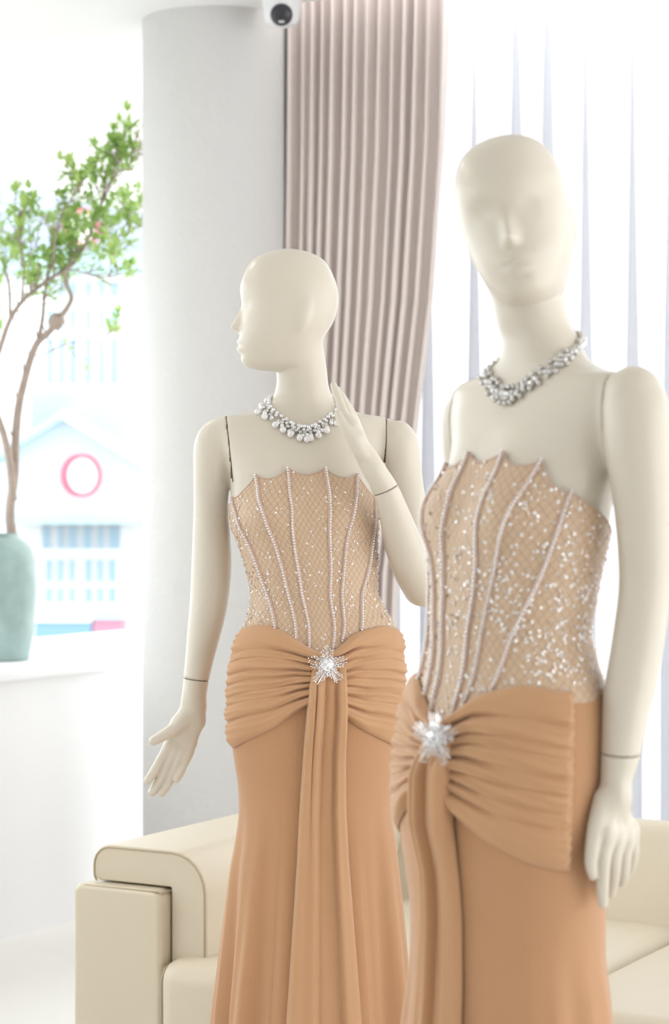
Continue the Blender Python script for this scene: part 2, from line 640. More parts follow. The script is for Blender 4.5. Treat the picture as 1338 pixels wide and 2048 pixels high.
def sofa():
    SX, SYY = -2.71, 3.67
    t = thing('sofa', 'cream leather sofa with piped seams behind the mannequins', 'sofa', (SX, SYY, 0))
    L = 2.55
    for side in (0, 1):
        mx = (lambda x: x) if side == 0 else (lambda x: L - x)
        o1 = rounded_outline([(mx(0), 0.06, 0.012), (mx(0.222), 0.06, 0.012), (mx(0.222), 0.588, 0.022), (mx(0), 0.588, 0.022)])
        soft_prism('arm_panel', o1 if side == 0 else o1[::-1], 0.0, 1.08, t, 0.016)
        o2 = rounded_outline([(mx(0.026), 0.592, 0.02), (mx(0.226), 0.592, 0.004), (mx(0.226), 0.34, 0.006), (mx(0.315), 0.34, 0.01),
                              (mx(0.312), 0.668, 0.085), (mx(0.024), 0.668, 0.045)])
        ac = soft_prism('arm_cushion', o2 if side == 0 else o2[::-1], 0.035, 1.08, t, 0.012)
        mb = MB()
        pts = [(x, 0.0345, z) for x, z in rounded_outline([(mx(0.031), 0.597, 0.02), (mx(0.031), 0.663, 0.04), (mx(0.307), 0.663, 0.08), (mx(0.309), 0.35, 0.0)])]
        mb.tube(pts, 0.0021, 6)
        mb.build('piping', M['piping'], ac)
    ap = [c for c in t.children if c.name.startswith('arm_panel')]
    for side, pan in enumerate(ap):
        mx = (lambda x: x) if side == 0 else (lambda x: L - x)
        mb = MB()
        mb.tube([(mx(0.004), 0.006, 0.07), (mx(0.004), 0.006, 0.566), (mx(0.012), 0.006, 0.580), (mx(0.030), 0.005, 0.584), (mx(0.215), 0.005, 0.584)], 0.0022, 6)
        mb.tube([(mx(0.219), 0.010, 0.583), (mx(0.219), 0.95, 0.584)], 0.0022, 6)
        mb.build('piping', M['piping'], pan)
    # base and seats
    box('base', (0.23, 0.02, 0.06), (L - 0.23, 1.06, 0.20), M['leather'], t, 0.01, 2)
    seats = [(0.226, 1.045), (1.05, 1.50), (1.505, L - 0.226)]
    seats = [(0.226, 1.055), (1.06, 1.69), (1.695, L - 0.226)]
    for k, (a, b) in enumerate(seats):
        # crowned cushion: grid-bevelled box
        bm = box_bm((a, -0.03, 0.19), (b, 0.86, 0.452), 0.045, 5)
        bmesh.ops.subdivide_edges(bm, edges=[e for e in bm.edges if e.calc_length() > 0.2], cuts=5, use_grid_fill=True)
        for v in bm.verts:
            if v.co.z > 0.40:
                u = (v.co.x - a) / (b - a)
                w = (v.co.y + 0.03) / 0.89
                v.co.z += 0.016 * (max(0, 4 * u * (1 - u)) * max(0, 4 * w * (1 - w))) ** 0.6
        so = link('seat_cushion', bm_mesh('seat_cushion', bm), M['leather'], t)
        mb = MB()
        mb.tube([(a + 0.0115, -0.0185, 0.21), (a + 0.0115, -0.0185, 0.41), (a + 0.013, -0.008, 0.434), (a + 0.0125, 0.03, 0.4415), (a + 0.0125, 0.84, 0.4435)], 0.0026, 6)
        mb.build('piping', M['piping'], so)
    backs = [(0.305, 1.055), (1.06, 1.69), (1.695, L - 0.305)]
    for a, b in backs:
        V, F = [], []
        prof = rounded_outline([(0.80, 0.40, 0.02), (1.08, 0.40, 0.02), (1.08, 0.64, 0.05), (0.93, 0.672, 0.06)], 6)
        # profile in (y,z), extruded along x
        n = len(prof)
        bm = bmesh.new()
        ra = [bm.verts.new((a, y, z)) for y, z in prof]
        rb = [bm.verts.new((b, y, z)) for y, z in prof]
        bm.faces.new(ra)
        bm.faces.new(rb[::-1])
        for i in range(n):
            bm.faces.new((ra[(i + 1) % n], ra[i], rb[i], rb[(i + 1) % n]))
        es = [e for e in bm.edges if abs(e.verts[0].co.x - e.verts[1].co.x) < 1e-6]
        bmesh.ops.bevel(bm, geom=es, offset=0.012, segments=3, profile=0.5, affect='EDGES', clamp_overlap=True)
        bmesh.ops.recalc_face_normals(bm, faces=bm.faces[:])
        bo = link('back_cushion', bm_mesh('back_cushion', bm), M['leather'], t)
        mb = MB()
        mb.tube([(a + 0.004, y - 0.001, z) for y, z in [(0.80, 0.45), (0.86, 0.56), (0.905, 0.645), (0.94, 0.67), (1.0, 0.664)]], 0.0025, 6)
        mb.build('piping', M['piping'], bo)
    box('back_panel', (0.226, 1.0, 0.06), (L - 0.226, 1.10, 0.60), M['leather'], t, 0.012, 2)
    for fx in (0.08, L - 0.08):
        for fy in (0.08, 1.0):
            V, F = lathe([(0, 0), (0.02, 0), (0.026, 0.07), (0, 0.07)], 16)
            f = link('foot', pymesh('foot', V, F), M['steel'], t)
            f.location = (fx, fy, 0)


sofa()

# ------------------------------------------------------------------ security camera on the ceiling
def dome_camera():
    Y = 6.63
    p = at(563, 25, Y)
    t = thing('security_camera', 'white turret security camera with black lens on the ceiling', 'camera', (p.x, p.y, 2.952))
    dz = p.z - 2.952
    V, F = lathe([(0, 0), (0.062, 0), (0.062, -0.012), (0.060, -0.022), (0.058, dz + 0.010), (0.056, dz - 0.012), (0.050, dz - 0.032), (0.040, dz - 0.040), (0.0, dz - 0.040)], 48)
    link('housing', pymesh('housing', V, [f[::-1] for f in F]), M['camwhite'], t)
    # eyeball facing the room
    d = Vector((-p.x, -p.y, 0)).normalized()
    bm = bmesh.new()
    bmesh.ops.create_uvsphere(bm, u_segments=32, v_segments=20, radius=0.046)
    o = link('eyeball', bm_mesh('eyeball', bm), M['camwhite'], t)
    o.location = Vector((0, 0, dz - 0.006)) + d * 0.018
    face_c = Vector((0, 0, dz - 0.018)) + d * 0.048
    nrm = (d * 0.95 + Vector((0, 0, -0.31))).normalized()
    q = nrm.to_track_quat('Z', 'Y')
    V, F = lathe([(0.0, 0.014), (0.020, 0.013), (0.031, 0.008), (0.0345, 0.0), (0.0345, -0.02), (0, -0.02)], 40)
    lens = link('lens_cover', pymesh('lens_cover', V, F[::1]), M['camblack'], t)
    lens.location = face_c
    lens.rotation_mode = 'QUATERNION'
    lens.rotation_quaternion = q
    bm = box_bm((-0.009, -0.0035, 0.010), (0.009, 0.0035, 0.0155), 0.002, 2)
    led = link('lamp_window', bm_mesh('lamp_window', bm), M['camgrey'], lens)
    led.location = (0, -0.019, -0.001)


dome_camera()

def add_fill_light(x, y, label, power):  # invented fill light, out of view, brightens the low wall and floor
    t = thing('fill_light', label, 'fill light', (x, y, CEIL), 0, 'added fill lights')
    V, F = lathe([(0.055, -0.004), (0.075, -0.006), (0.080, 0.0), (0.055, 0.0), (0.055, -0.004)], 32)
    link('trim_ring', pymesh('trim_ring', V, F), M['camwhite'], t)
    V, F = lathe([(0.0, -0.002), (0.056, -0.002), (0.056, 0.0), (0.0, 0.0)], 32)
    link('diffuser', pymesh('diffuser', V, F), M['fill_lamp'], t)
    ld = bpy.data.lights.new('fill_lamp', 'AREA')
    ld.shape = 'DISK'
    ld.size = 0.11
    ld.energy = power
    ld.color = (1.0, 0.96, 0.90)
    lo_ = bpy.data.objects.new('fill_lamp', ld)
    COL.objects.link(lo_)
    lo_.parent = t
    lo_.location = (0, 0, -0.012)


M['fill_lamp'] = mat('fill_diffuser', (0.9, 0.9, 0.88, 1), 0.5)  # glowing disc of the added fill lights
_b = M['fill_lamp'].node_tree.nodes['Principled BSDF']
_b.inputs['Emission Color'].default_value = (1, 0.96, 0.9, 1)
_b.inputs['Emission Strength'].default_value = 2.0
add_fill_light(-3.75, 0.9, 'added unseen fill light nearest the camera along the window wall', 1.8)
add_fill_light(-3.75, 2.3, 'added unseen fill light in the middle along the window wall', 1.8)
add_fill_light(-3.75, 3.7, 'added unseen fill light nearest the column along the window wall', 1.8)


# ------------------------------------------------------------------ implicit surfaces for the mannequins
def pchip_lut(zs, vs_, n=900, lo=None, hi=None):
    zs = np.asarray(zs, float)
    vs_ = np.asarray(vs_, float)
    o = np.argsort(zs)
    zs, vs_ = zs[o], vs_[o]
    h = np.diff(zs)
    d = np.diff(vs_) / h
    m = np.zeros_like(vs_)
    m[0], m[-1] = d[0], d[-1]
    for i in range(1, len(vs_) - 1):
        if d[i - 1] * d[i] > 0:
            w1, w2 = 2 * h[i] + h[i - 1], h[i] + 2 * h[i - 1]
            m[i] = (w1 + w2) / (w1 / d[i - 1] + w2 / d[i])
    x = np.linspace(zs[0], zs[-1], n)
    k = np.clip(np.searchsorted(zs, x) - 1, 0, len(zs) - 2)
    t = (x - zs[k]) / h[k]
    y = (2 * t**3 - 3 * t**2 + 1) * vs_[k] + (t**3 - 2 * t**2 + t) * h[k] * m[k] + (-2 * t**3 + 3 * t**2) * vs_[k + 1] + (t**3 - t**2) * h[k] * m[k + 1]
    return lambda q: np.interp(q, x, y)


def surfnet(f, lo, hi, h, newton=2):
    lo = np.array(lo, float)
    n = np.ceil((np.array(hi, float) - lo) / h).astype(int) + 1
    ax = [lo[i] + h * np.arange(n[i]) for i in range(3)]
    F = np.empty(n, np.float32)
    for k0 in range(0, n[2], 24):
        zz = ax[2][k0:k0 + 24]
        G = np.meshgrid(ax[0], ax[1], zz, indexing='ij')
        F[:, :, k0:k0 + 24] = f(G[0], G[1], G[2])
    S = F < 0
    c = np.zeros(n - 1, np.int8)
    for i in (0, 1):
        for j in (0, 1):
            for k in (0, 1):
                c += S[i:n[0] - 1 + i, j:n[1] - 1 + j, k:n[2] - 1 + k]
    act = (c > 0) & (c < 8)
    I, J, K = np.nonzero(act)
    vid = -np.ones(n - 1, np.int64)
    vid[I, J, K] = np.arange(len(I))
    acc = np.zeros((len(I), 3))
    cnt = np.zeros(len(I))
    for d in range(3):
        o1, o2 = [a for a in range(3) if a != d]
        for a in (0, 1):
            for b in (0, 1):
                off = [0, 0, 0]
                off[o1], off[o2] = a, b
                f0 = F[I + off[0], J + off[1], K + off[2]]
                off2 = list(off)
                off2[d] = 1
                f1 = F[I + off2[0], J + off2[1], K + off2[2]]
                m = (f0 < 0) != (f1 < 0)
                t = np.where(m, f0 / np.where(m, f0 - f1, 1), 0)
                for ax_ in range(3):
                    acc[:, ax_] += m * (t if ax_ == d else off[ax_])
                cnt += m
    P = lo + h * (np.stack([I, J, K], 1) + acc / cnt[:, None])
    quads = []
    for d in range(3):
        o1, o2 = (d + 1) % 3, (d + 2) % 3
        sl0 = [slice(None)] * 3
        sl1 = [slice(None)] * 3
        sl0[d], sl1[d] = slice(0, n[d] - 1), slice(1, n[d])
        X = S[tuple(sl0)] != S[tuple(sl1)]
        idx = np.array(np.nonzero(X)).T
        ok = (idx[:, o1] > 0) & (idx[:, o1] < n[o1] - 1) & (idx[:, o2] > 0) & (idx[:, o2] < n[o2] - 1)
        idx = idx[ok]
        if not len(idx):
            continue
        inside = S[idx[:, 0], idx[:, 1], idx[:, 2]]

        def cell(a, b):
            q = idx.copy()
            q[:, o1] -= a
            q[:, o2] -= b
            return vid[q[:, 0], q[:, 1], q[:, 2]]
        Q = np.stack([cell(1, 1), cell(0, 1), cell(0, 0), cell(1, 0)], 1)
        Q[~inside] = Q[~inside][:, ::-1]
        quads.append(Q)
    Q = np.concatenate(quads)
    Q = Q[(Q >= 0).all(1)]
    e = h * 0.25
    for _ in range(newton):
        v = f(P[:, 0], P[:, 1], P[:, 2])
        g = np.stack([f(P[:, 0] + e, P[:, 1], P[:, 2]) - f(P[:, 0] - e, P[:, 1], P[:, 2]),
                      f(P[:, 0], P[:, 1] + e, P[:, 2]) - f(P[:, 0], P[:, 1] - e, P[:, 2]),
                      f(P[:, 0], P[:, 1], P[:, 2] + e) - f(P[:, 0], P[:, 1], P[:, 2] - e)], 1) / (2 * e)
        g2 = (g * g).sum(1) + 1e-6
        st = (v / g2)[:, None] * g
        ln = np.linalg.norm(st, axis=1, keepdims=True) + 1e-12
        st *= np.minimum(1, 0.4 * h / ln)
        P = P - st
    return P, Q


def smin(a, b, k):
    h = np.clip(0.5 + 0.5 * (b - a) / k, 0, 1)
    return b + (a - b) * h - k * h * (1 - h)


def resample(pts, per=6):
    """pts: list of (x,y,z,r) -> catmull-rom samples"""
    P = np.array(pts, float)
    P = np.vstack([2 * P[0] - P[1], P, 2 * P[-1] - P[-2]])
    out = []
    for i in range(1, len(P) - 2):
        p0, p1, p2, p3 = P[i - 1:i + 3]
        for k in range(per):
            t = k / per
            out.append(0.5 * (2 * p1 + (p2 - p0) * t + (2 * p0 - 5 * p1 + 4 * p2 - p3) * t * t + (3 * p1 - p0 - 3 * p2 + p3) * t**3))
    out.append(P[-2])
    return np.array(out)


def chain(S):
    def f(x, y, z):
        best = None
        for a, b in zip(S[:-1], S[1:]):
            ab = b[:3] - a[:3]
            L = (ab * ab).sum() + 1e-9
            t = np.clip(((x - a[0]) * ab[0] + (y - a[1]) * ab[1] + (z - a[2]) * ab[2]) / L, 0, 1)
            d = np.sqrt((x - a[0] - t * ab[0])**2 + (y - a[1] - t * ab[1])**2 + (z - a[2] - t * ab[2])**2) - (a[3] + t * (b[3] - a[3]))
            best = d if best is None else np.minimum(best, d)
        return best
    return f


# body table: z, cx, half width, depth front, depth back, cy
BODY = [
    (0.78, .006, .128, .094, .100, .010), (0.90, .005, .142, .098, .105, .005), (1.00, .005, .154, .100, .110, .0),
    (1.039, .0055, .156, .100, .108, .0), (1.09, .007, .153, .099, .103, .003), (1.132, .010, .145, .095, .097, .007),
    (1.163, .0128, .133, .090, .091, .011), (1.196, .0087, .1185, .084, .086, .015), (1.2226, .004, .112, .082, .084, .018),
    (1.264, .0005, .117, .083, .086, .025), (1.31, -.0064, .124, .088, .089, .037), (1.351, -.0128, .133, .092, .092, .047),
    (1.392, -.0147, .134, .088, .094, .057), (1.438, -.0128, .137, .077, .093, .068), (1.484, -.0125, .150, .066, .088, .077),
    (1.515, -.012, .163, .056, .078, .083), (1.535, -.012, .167, .050, .068, .085), (1.546, -.012, .158, .047, .062, .086),
    (1.5545, -.0125, .112, .046, .058, .086), (1.565, -.0128, .080, .046, .056, .086), (1.578, -.013, .0605, .046, .054, .086), (1.595, -.0135, .0520, .046, .052, .085)]
NECK_A = [(1.62, -.0145, .0475, .047, .050, .080), (1.66, -.020, .047, .048, .050, .072), (1.71, -.028, .046, .048, .050, .062)]
NECK_B = [(1.62, -.020, .0455, .046, .049, .078), (1.66, -.024, .044, .046, .048, .070), (1.71, -.030, .043, .046, .048, .060)]


class Torso:
    def __init__(self, rows):
        z = [r[0] for r in rows]
        self.cx, self.w, self.df, self.db, self.cy = [pchip_lut(z, [r[i] for r in rows]) for i in range(1, 6)]
        self.zmax = max(z)
        self.zmin = min(z)

    def R(self, th, z):
        w, df, db = self.w(z), self.df(z), self.db(z)
        s, c = np.abs(np.sin(th)), np.cos(th)
        d = np.where(c > 0, df, db)
        n = 2.15
        r = ((s / w)**n + (np.abs(c) / d)**n)**(-1 / n)
        dth = np.abs(np.abs(th) - math.radians(36))
        r = r + 0.017 * np.exp(-(dth / math.radians(23))**2 - ((z - 1.378) / 0.045)**2)
        # shoulder blades / buttocks
        dtb = np.abs(np.abs(th) - math.radians(150))
        r = r + 0.010 * np.exp(-(dtb / math.radians(24))**2 - ((z - 0.985) / 0.07)**2)
        return r

    def S(self, th, z, off=0.0):
        r = self.R(th, z) + off
        return np.stack([self.cx(z) + r * np.sin(th), self.cy(z) - r * np.cos(th), z + 0 * th], -1)

    def f(self, x, y, z):
        zc = np.clip(z, self.zmin, self.zmax)
        dx, dy = x - self.cx(zc), y - self.cy(zc)
        th = np.arctan2(dx, -dy)
        d = np.hypot(dx, dy) - self.R(th, zc)
        return np.maximum(np.maximum(d, z - self.zmax), self.zmin - z)


def head_field(center, yaw, roll=0.0, pitch=0.0, scale=1.0):
    """center: world-local position of the head axis at px height 612 of the profile; returns f(x,y,z)"""
    k = scale / 1090
    zt = lambda py: (612 - py) * k
    fr = [(489, 1), (493, 25), (500, 48), (514, 74), (530, 86), (545, 93), (573, 100), (600, 97), (625, 96), (650, 98), (664, 101),
          (680, 102), (700, 100), (715, 98), (724, 93), (731, 84), (736, 66), (739, 30), (740, 1)]
    bk = [(489, 1), (493, 22), (497, 39), (514, 70), (540, 87), (569, 97), (592, 100), (623, 95), (643, 87), (662, 75), (680, 64), (700, 54),
          (720, 44), (736, 34), (739, 20), (740, 1)]
    wd = [(489, 1), (493, 24), (500, 41), (514, 59), (540, 72), (570, 78), (600, 78), (635, 75), (665, 70), (690, 62), (710, 52), (724, 43), (732, 33), (737, 20), (740, 1)]
    nose = [(480, 0), (598, 0), (610, 2), (627, 11), (640, 17), (647, 21), (651, 20), (656, 13), (661, 6), (666, 0), (745, 0)]
    lip = [(480, 0), (668, 0), (674, 2), (680, 5), (684, 1.5), (687, 1.5), (694, 6), (700, 3), (706, -2), (714, 0), (745, 0)]
    fF, fB, fW, fN, fL = [pchip_lut([zt(a) for a, _ in t], [b * k for _, b in t]) for t in (fr, bk, wd, nose, lip)]
    R = (Euler((pitch, 0, 0)).to_matrix().to_4x4())
    R = Matrix.Rotation(yaw, 4, 'Z') @ Matrix.Rotation(roll, 4, 'Y') @ Matrix.Rotation(pitch, 4, 'X')
    Ri = np.array(R.inverted())[:3, :3]
    c = np.array(center)

    def f(x, y, z):
        dx, dy, dz = x - c[0], y - c[1], z - c[2]
        hx = Ri[0, 0] * dx + Ri[0, 1] * dy + Ri[0, 2] * dz
        hy = Ri[1, 0] * dx + Ri[1, 1] * dy + Ri[1, 2] * dz
        hz = Ri[2, 0] * dx + Ri[2, 1] * dy + Ri[2, 2] * dz
        hz0 = np.clip(hz, zt(740), zt(489))
        rho = np.hypot(hx, hy) + 1e-9
        s, cc_ = np.abs(hx) / rho, -hy / rho
        w = fW(hz0)
        d = np.where(cc_ > 0, fF(hz0), fB(hz0))
        n = 2.15
        r = ((s / w)**n + (np.abs(cc_) / d)**n)**(-1 / n)
        front = cc_ > 0
        nb = fN(hz0) * np.exp(-(hx / (0.0095))**2) * front
        lb = fL(hz0) * np.exp(-(hx / (0.018))**2) * front
        # shallow eye hollows beside the bridge
        ey = -0.004 * np.exp(-((np.abs(hx) - 0.030) / 0.016)**2 - ((hz0 - zt(606)) / 0.014)**2) * front
        r = r + nb + lb + ey
        out = rho - r
        out = np.maximum(out, np.maximum(hz - zt(489), zt(740) - hz))
        # ears: flat low shells
        ed = np.sqrt(((np.abs(hx) - 0.0655) / 0.008)**2 + ((hy - 0.022 - 0.15 * (hz - zt(628))) / 0.016)**2 + ((hz - zt(628)) / 0.030)**2)
        ear = (ed - 1) * 0.008
        out = smin(out, ear, 0.006)
        return out
    return f


class Mannequin:
    def __init__(self, X0, Y0, yaw, rows):
        self.X0, self.Y0, self.yaw = X0, Y0, yaw
        self.T = Torso(rows)
        self.c, self.s = math.cos(yaw), math.sin(yaw)

    def loc(self, px, py, Y, rpx=None):
        X = (px - 669) / FPX * Y
        z = CAMZ - (py - HOR) / FPX * Y
        dx, dy = X - self.X0, Y - self.Y0
        p = (dx * self.c + dy * self.s, -dx * self.s + dy * self.c, z)
        return p if rpx is None else p + (rpx / FPX * Y,)

    def camY(self, x, y):
        return self.Y0 + x * self.s + y * self.c

    def px(self, P):
        """local -> pixel (for placing the dress details)"""
        x, y, z = P[..., 0], P[..., 1], P[..., 2]
        X = self.X0 + x * self.c - y * self.s
        Y = self.Y0 + x * self.s + y * self.c
        return 669 + X / Y * FPX, HOR - (z - CAMZ) / Y * FPX

    def root(self, label):
        t = thing('mannequin', label, 'mannequin', W(self.X0, self.Y0, 0), YAW + self.yaw)
        return t


MA = Mannequin((625 - 669) / 1090, FPX / 1090, math.radians(4), BODY + NECK_A)
MBq = Mannequin(0.206, FPX / 1570, math.radians(-55), BODY + NECK_B)
NOTHING = lambda x, y, z: np.full(np.shape(x), 1.0)


def plane(p, n):
    n = np.array(n, float)
    n /= np.linalg.norm(n)
    return lambda x, y, z: (x - p[0]) * n[0] + (y - p[1]) * n[1] + (z - p[2]) * n[2]


def bounds(S, pad):
    S = np.asarray(S)
    r = S[:, 3:4] + pad
    return (S[:, :3] - r).min(0), (S[:, :3] + r).max(0)


def part_from(name, f, lo, hi, h, parent, material, newton=2):
    P, Q = surfnet(f, lo, hi, h, newton)
    return link(name, npmesh(name, P, Q), material, parent)


def build_mannequin(m, label, head, arms):
    """arms: list of dicts upper chain, fore chain, seam plane (points outward), wrist plane (towards hand), hand list, flat"""
    t = m.root(label)
    T = m.T
    hd = head_field(**head)
    body = lambda x, y, z: smin(T.f(x, y, z), hd(x, y, z), 0.010)
    ups = []
    for a in arms:
        a['U'] = resample(a['upper'], 5)
        a['Fo'] = resample(a['fore'], 5) if a.get('fore') else None
        a['fu'] = chain(a['U'])
        a['ff'] = chain(a['Fo']) if a.get('fore') else None
        a['ps'] = plane(*a['seam'])
        a['pw'] = plane(*a['wrist'])
    GAP = 0.0007

    def torso_f(x, y, z):
        d = body(x, y, z)
        for a in arms:
            d = smin(d, np.maximum(a['fu'](x, y, z), 1.36 - z), 0.016)
        for a in arms:
            d = np.maximum(d, np.where(z > 1.425, a['ps'](x, y, z) + GAP, -1))
        return d
    part_from('torso', torso_f, (-0.22, -0.16, 0.78), (0.22, 0.24, 1.872), 0.0031, t, M['mann'])
    for a in arms:
        def arm_f(x, y, z, a=a):
            u = a['fu'](x, y, z)
            d1 = np.maximum(u, -a['ps'](x, y, z) + GAP)
            d2 = np.maximum(np.maximum(smin(body(x, y, z), u, 0.016), -a['ps'](x, y, z) + GAP), 1.42 - z)
            d = np.minimum(d1, d2)
            if a['ff'] is not None:
                return smin(d, np.maximum(a['ff'](x, y, z), a['pw'](x, y, z) + GAP), 0.008)
            return np.maximum(d, a['pw'](x, y, z) + GAP)
        allS = a['U'] if a['Fo'] is None else np.vstack([a['U'], a['Fo']])
        lo, hi = bounds(allS, 0.012)
        ao = part_from('arm', arm_f, lo, hi, 0.003, t, M['mann'])

        # dark joint discs set back inside the seams
        def js(x, y, z, a=a):
            return np.maximum(np.maximum(smin(body(x, y, z), a['fu'](x, y, z), 0.016) + 0.0022, np.abs(a['ps'](x, y, z)) - 0.004), 1.41 - z)
        c = np.array(a['seam'][0])
        part_from('joint', js, c - 0.10, c + 0.10, 0.0028, t, M['joint'], 1)
        # hand
        hs = a['hand']
        allH = np.vstack([np.array(c_, float) for c_ in hs['chains']])
        fs = [chain(resample(c_, 4)) for c_ in hs['chains']]
        palm = hs['palm']
        fa = a['ff'] if a['ff'] is not None else a['fu']

        def hand_f(x, y, z, fs=fs, palm=palm, fa=fa, a=a):
            d = palm(x, y, z)
            d = smin(d, fa(x, y, z), 0.013)
            fd = None
            for g in fs:
                v = g(x, y, z)
                fd = v if fd is None else smin(fd, v, 0.0025)
            d = smin(d, fd, 0.008)
            return np.maximum(d, -a['pw'](x, y, z) + GAP)
        lo, hi = bounds(np.vstack([allH, np.array([list(a['wrist'][0]) + [0.035]])]), 0.012)
        ho = part_from('hand', hand_f, lo, hi, 0.0019, t, M['mann'])

        def jw(x, y, z, fa=fa, a=a):
            return np.maximum(fa(x, y, z) + 0.0018, np.abs(a['pw'](x, y, z)) - 0.004)
        c = np.array(a['wrist'][0])
        part_from('joint', jw, c - 0.045, c + 0.045, 0.0026, ho, M['joint'], 1)
    # legs and floor plate (under the skirt)
    for sx in (-1, 1):
        S = resample([(0.006 + sx * 0.068, 0.01, 0.80, 0.072), (0.006 + sx * 0.060, 0.0, 0.52, 0.050), (0.006 + sx * 0.055, 0.01, 0.30, 0.048),
                      (0.006 + sx * 0.055, 0.03, 0.11, 0.030), (0.006 + sx * 0.058, 0.0, 0.07, 0.030), (0.006 + sx * 0.062, -0.08, 0.034, 0.022)], 4)
        lo, hi = bounds(S, 0.01)
        part_from('leg', chain(S), lo, hi, 0.007, t, M['mann'])
    V, F = lathe([(0, 0), (0.17, 0), (0.17, 0.010), (0.165, 0.012), (0, 0.012)], 48)
    link('base_plate', pymesh('base_plate', V, F), M['steel'], t)
    return t


def palm_of(pts, flat_dir, flat=1.7):
    """palm: hull of capsules flattened along flat_dir"""
    n = np.array(flat_dir, float)
    n /= np.linalg.norm(n)
    c = np.array([p[:3] for p in pts], float).mean(0)
    S = np.array(pts, float)

    def f(x, y, z):
        k = ((x - c[0]) * n[0] + (y - c[1]) * n[1] + (z - c[2]) * n[2]) * (flat - 1)
        X, Y, Z = x + k * n[0], y + k * n[1], z + k * n[2]
        # stretch the capsule anchors in the same way
        best = None
        for i, a in enumerate(S):
            for b in S[i + 1:]:
                ka = ((a[:3] - c) @ n) * (flat - 1)
                kb = ((b[:3] - c) @ n) * (flat - 1)
                A, B = a[:3] + ka * n, b[:3] + kb * n
                ab = B - A
                t = np.clip(((X - A[0]) * ab[0] + (Y - A[1]) * ab[1] + (Z - A[2]) * ab[2]) / ((ab @ ab) + 1e-9), 0, 1)
                d = np.sqrt((X - A[0] - t * ab[0])**2 + (Y - A[1] - t * ab[1])**2 + (Z - A[2] - t * ab[2])**2) - (a[3] + t * (b[3] - a[3]))
                best = d if best is None else smin(best, d, 0.006)
        return best / flat**0.5
    return f


# ---- mannequin A : arm hanging (image left) and arm bent to the neck (image right)
L = MA.loc
Ya = MA.Y0
yS = Ya + 0.085
armA1 = dict(
    upper=[L(432, 872, yS, 33), L(426, 895, yS, 38), L(423, 950, yS, 36), L(422, 1010, yS, 34.5), L(423, 1080, yS, 38), L(423, 1135, yS, 40), L(418, 1204, yS - .005, 38),
           L(409, 1260, yS - .012, 34), L(400, 1312, yS - .02, 29), L(392.5, 1360, yS - .028, 25.5), L(388, 1398, yS - .033, 24), L(390, 1430, yS - .034, 18)],
    seam=(L(457, 885, yS), (-1, 0, -0.10)), wrist=(L(392.5, 1359, yS - .028), (-0.12, 0, -1)))
yh = yS - 0.035
armA1['hand'] = dict(
    palm=palm_of([L(387, 1414, yh, 19), L(391, 1443, yh, 16.5), L(376, 1485, yh, 15), L(366, 1508, yh, 12), L(346, 1497, yh, 15), L(360, 1450, yh - .004, 17)], (0.2, 1, 0), 1.6),
    chains=[
        [L(341, 1490, yh, 12), L(320, 1522, yh - .004, 9.6), L(306, 1546, yh - .012, 9.2), L(295, 1561, yh - .020, 8.0)],
        [L(352, 1498, yh, 11.5), L(330, 1540, yh - .003, 9.6), L(313, 1570, yh - .010, 9.2), L(304, 1585, yh - .018, 8.2)],
        [L(364, 1504, yh, 11.5), L(347, 1545, yh - .003, 9.4), L(332, 1573, yh - .010, 9.0), L(323, 1586, yh - .018, 8.2)],
        [L(376, 1505, yh, 11), L(366, 1532, yh - .003, 8.6), L(359, 1548, yh - .009, 8.2), L(353, 1559, yh - .015, 7.4)],
        [L(372, 1432, yh - .003, 17), L(352, 1455, yh - .012, 14), L(330, 1469, yh - .022, 11.5), L(307, 1482, yh - .030, 9.4)]])
yE = Ya + 0.055
armA2 = dict(
    upper=[L(795, 874, yS, 33), L(800, 893, yS, 38), L(808, 950, yS, 36), L(821, 1040, yE + .012, 36), L(836, 1120, yE, 37), L(844, 1168, yE - .003, 37)],
    fore=[L(845, 1174, yE - .005, 39), L(826, 1138, yE - .035, 40), L(807, 1088, yE - .06, 38), L(790, 1033, yE - .09, 31), L(771, 980, yE - .115, 26), L(752, 946, yE - .128, 23), L(735, 917, yE - .130, 20)],
    seam=(L(770, 885, yS), (1, 0, -0.03)), wrist=(L(771, 980, yE - .115), (-0.43, -0.1, 0.90)))
h0 = yE - .115
armA2['hand'] = dict(
    palm=palm_of([L(747, 939, h0 - .012, 18), L(726, 902, h0 - .014, 19), L(714, 878, h0 - .022, 20), L(714, 876, h0 + .018, 19), L(704, 852, h0 - .02, 17), L(702, 850, h0 + .02, 17)], (0.9, 0, 0.45), 1.25),
    chains=[
        [L(702, 856, h0 - .024, 14.5), L(688, 825, h0 - .022, 9.2), L(676, 794, h0 - .016, 8.4), L(667, 770, h0 - .010, 6.6)],
        [L(706, 856, h0 - .006, 14), L(696, 825, h0 - .004, 9.0), L(684, 798, h0 + .002, 8.2), L(675, 779, h0 + .006, 6.6)],
        [L(710, 858, h0 + .012, 13.5), L(703, 832, h0 + .014, 8.8), L(693, 808, h0 + .020, 8.0), L(684, 790, h0 + .024, 6.4)],
        [L(714, 862, h0 + .028, 12.5), L(710, 840, h0 + .030, 8.2), L(702, 822, h0 + .034, 7.4), L(695, 808, h0 + .037, 6.0)],
        [L(722, 905, h0 - .03, 14), L(704, 875, h0 - .036, 12), L(687, 851, h0 - .034, 9.5), L(676, 828, h0 - .028, 8.0)]])
hA = dict(center=((582 - 625) / 1090, 0.062, CAMZ - (612 - HOR) / 1090), yaw=math.radians(-91))
build_mannequin(MA, 'cream mannequin in profile touching its neck, farther from the camera', hA, [armA1, armA2])

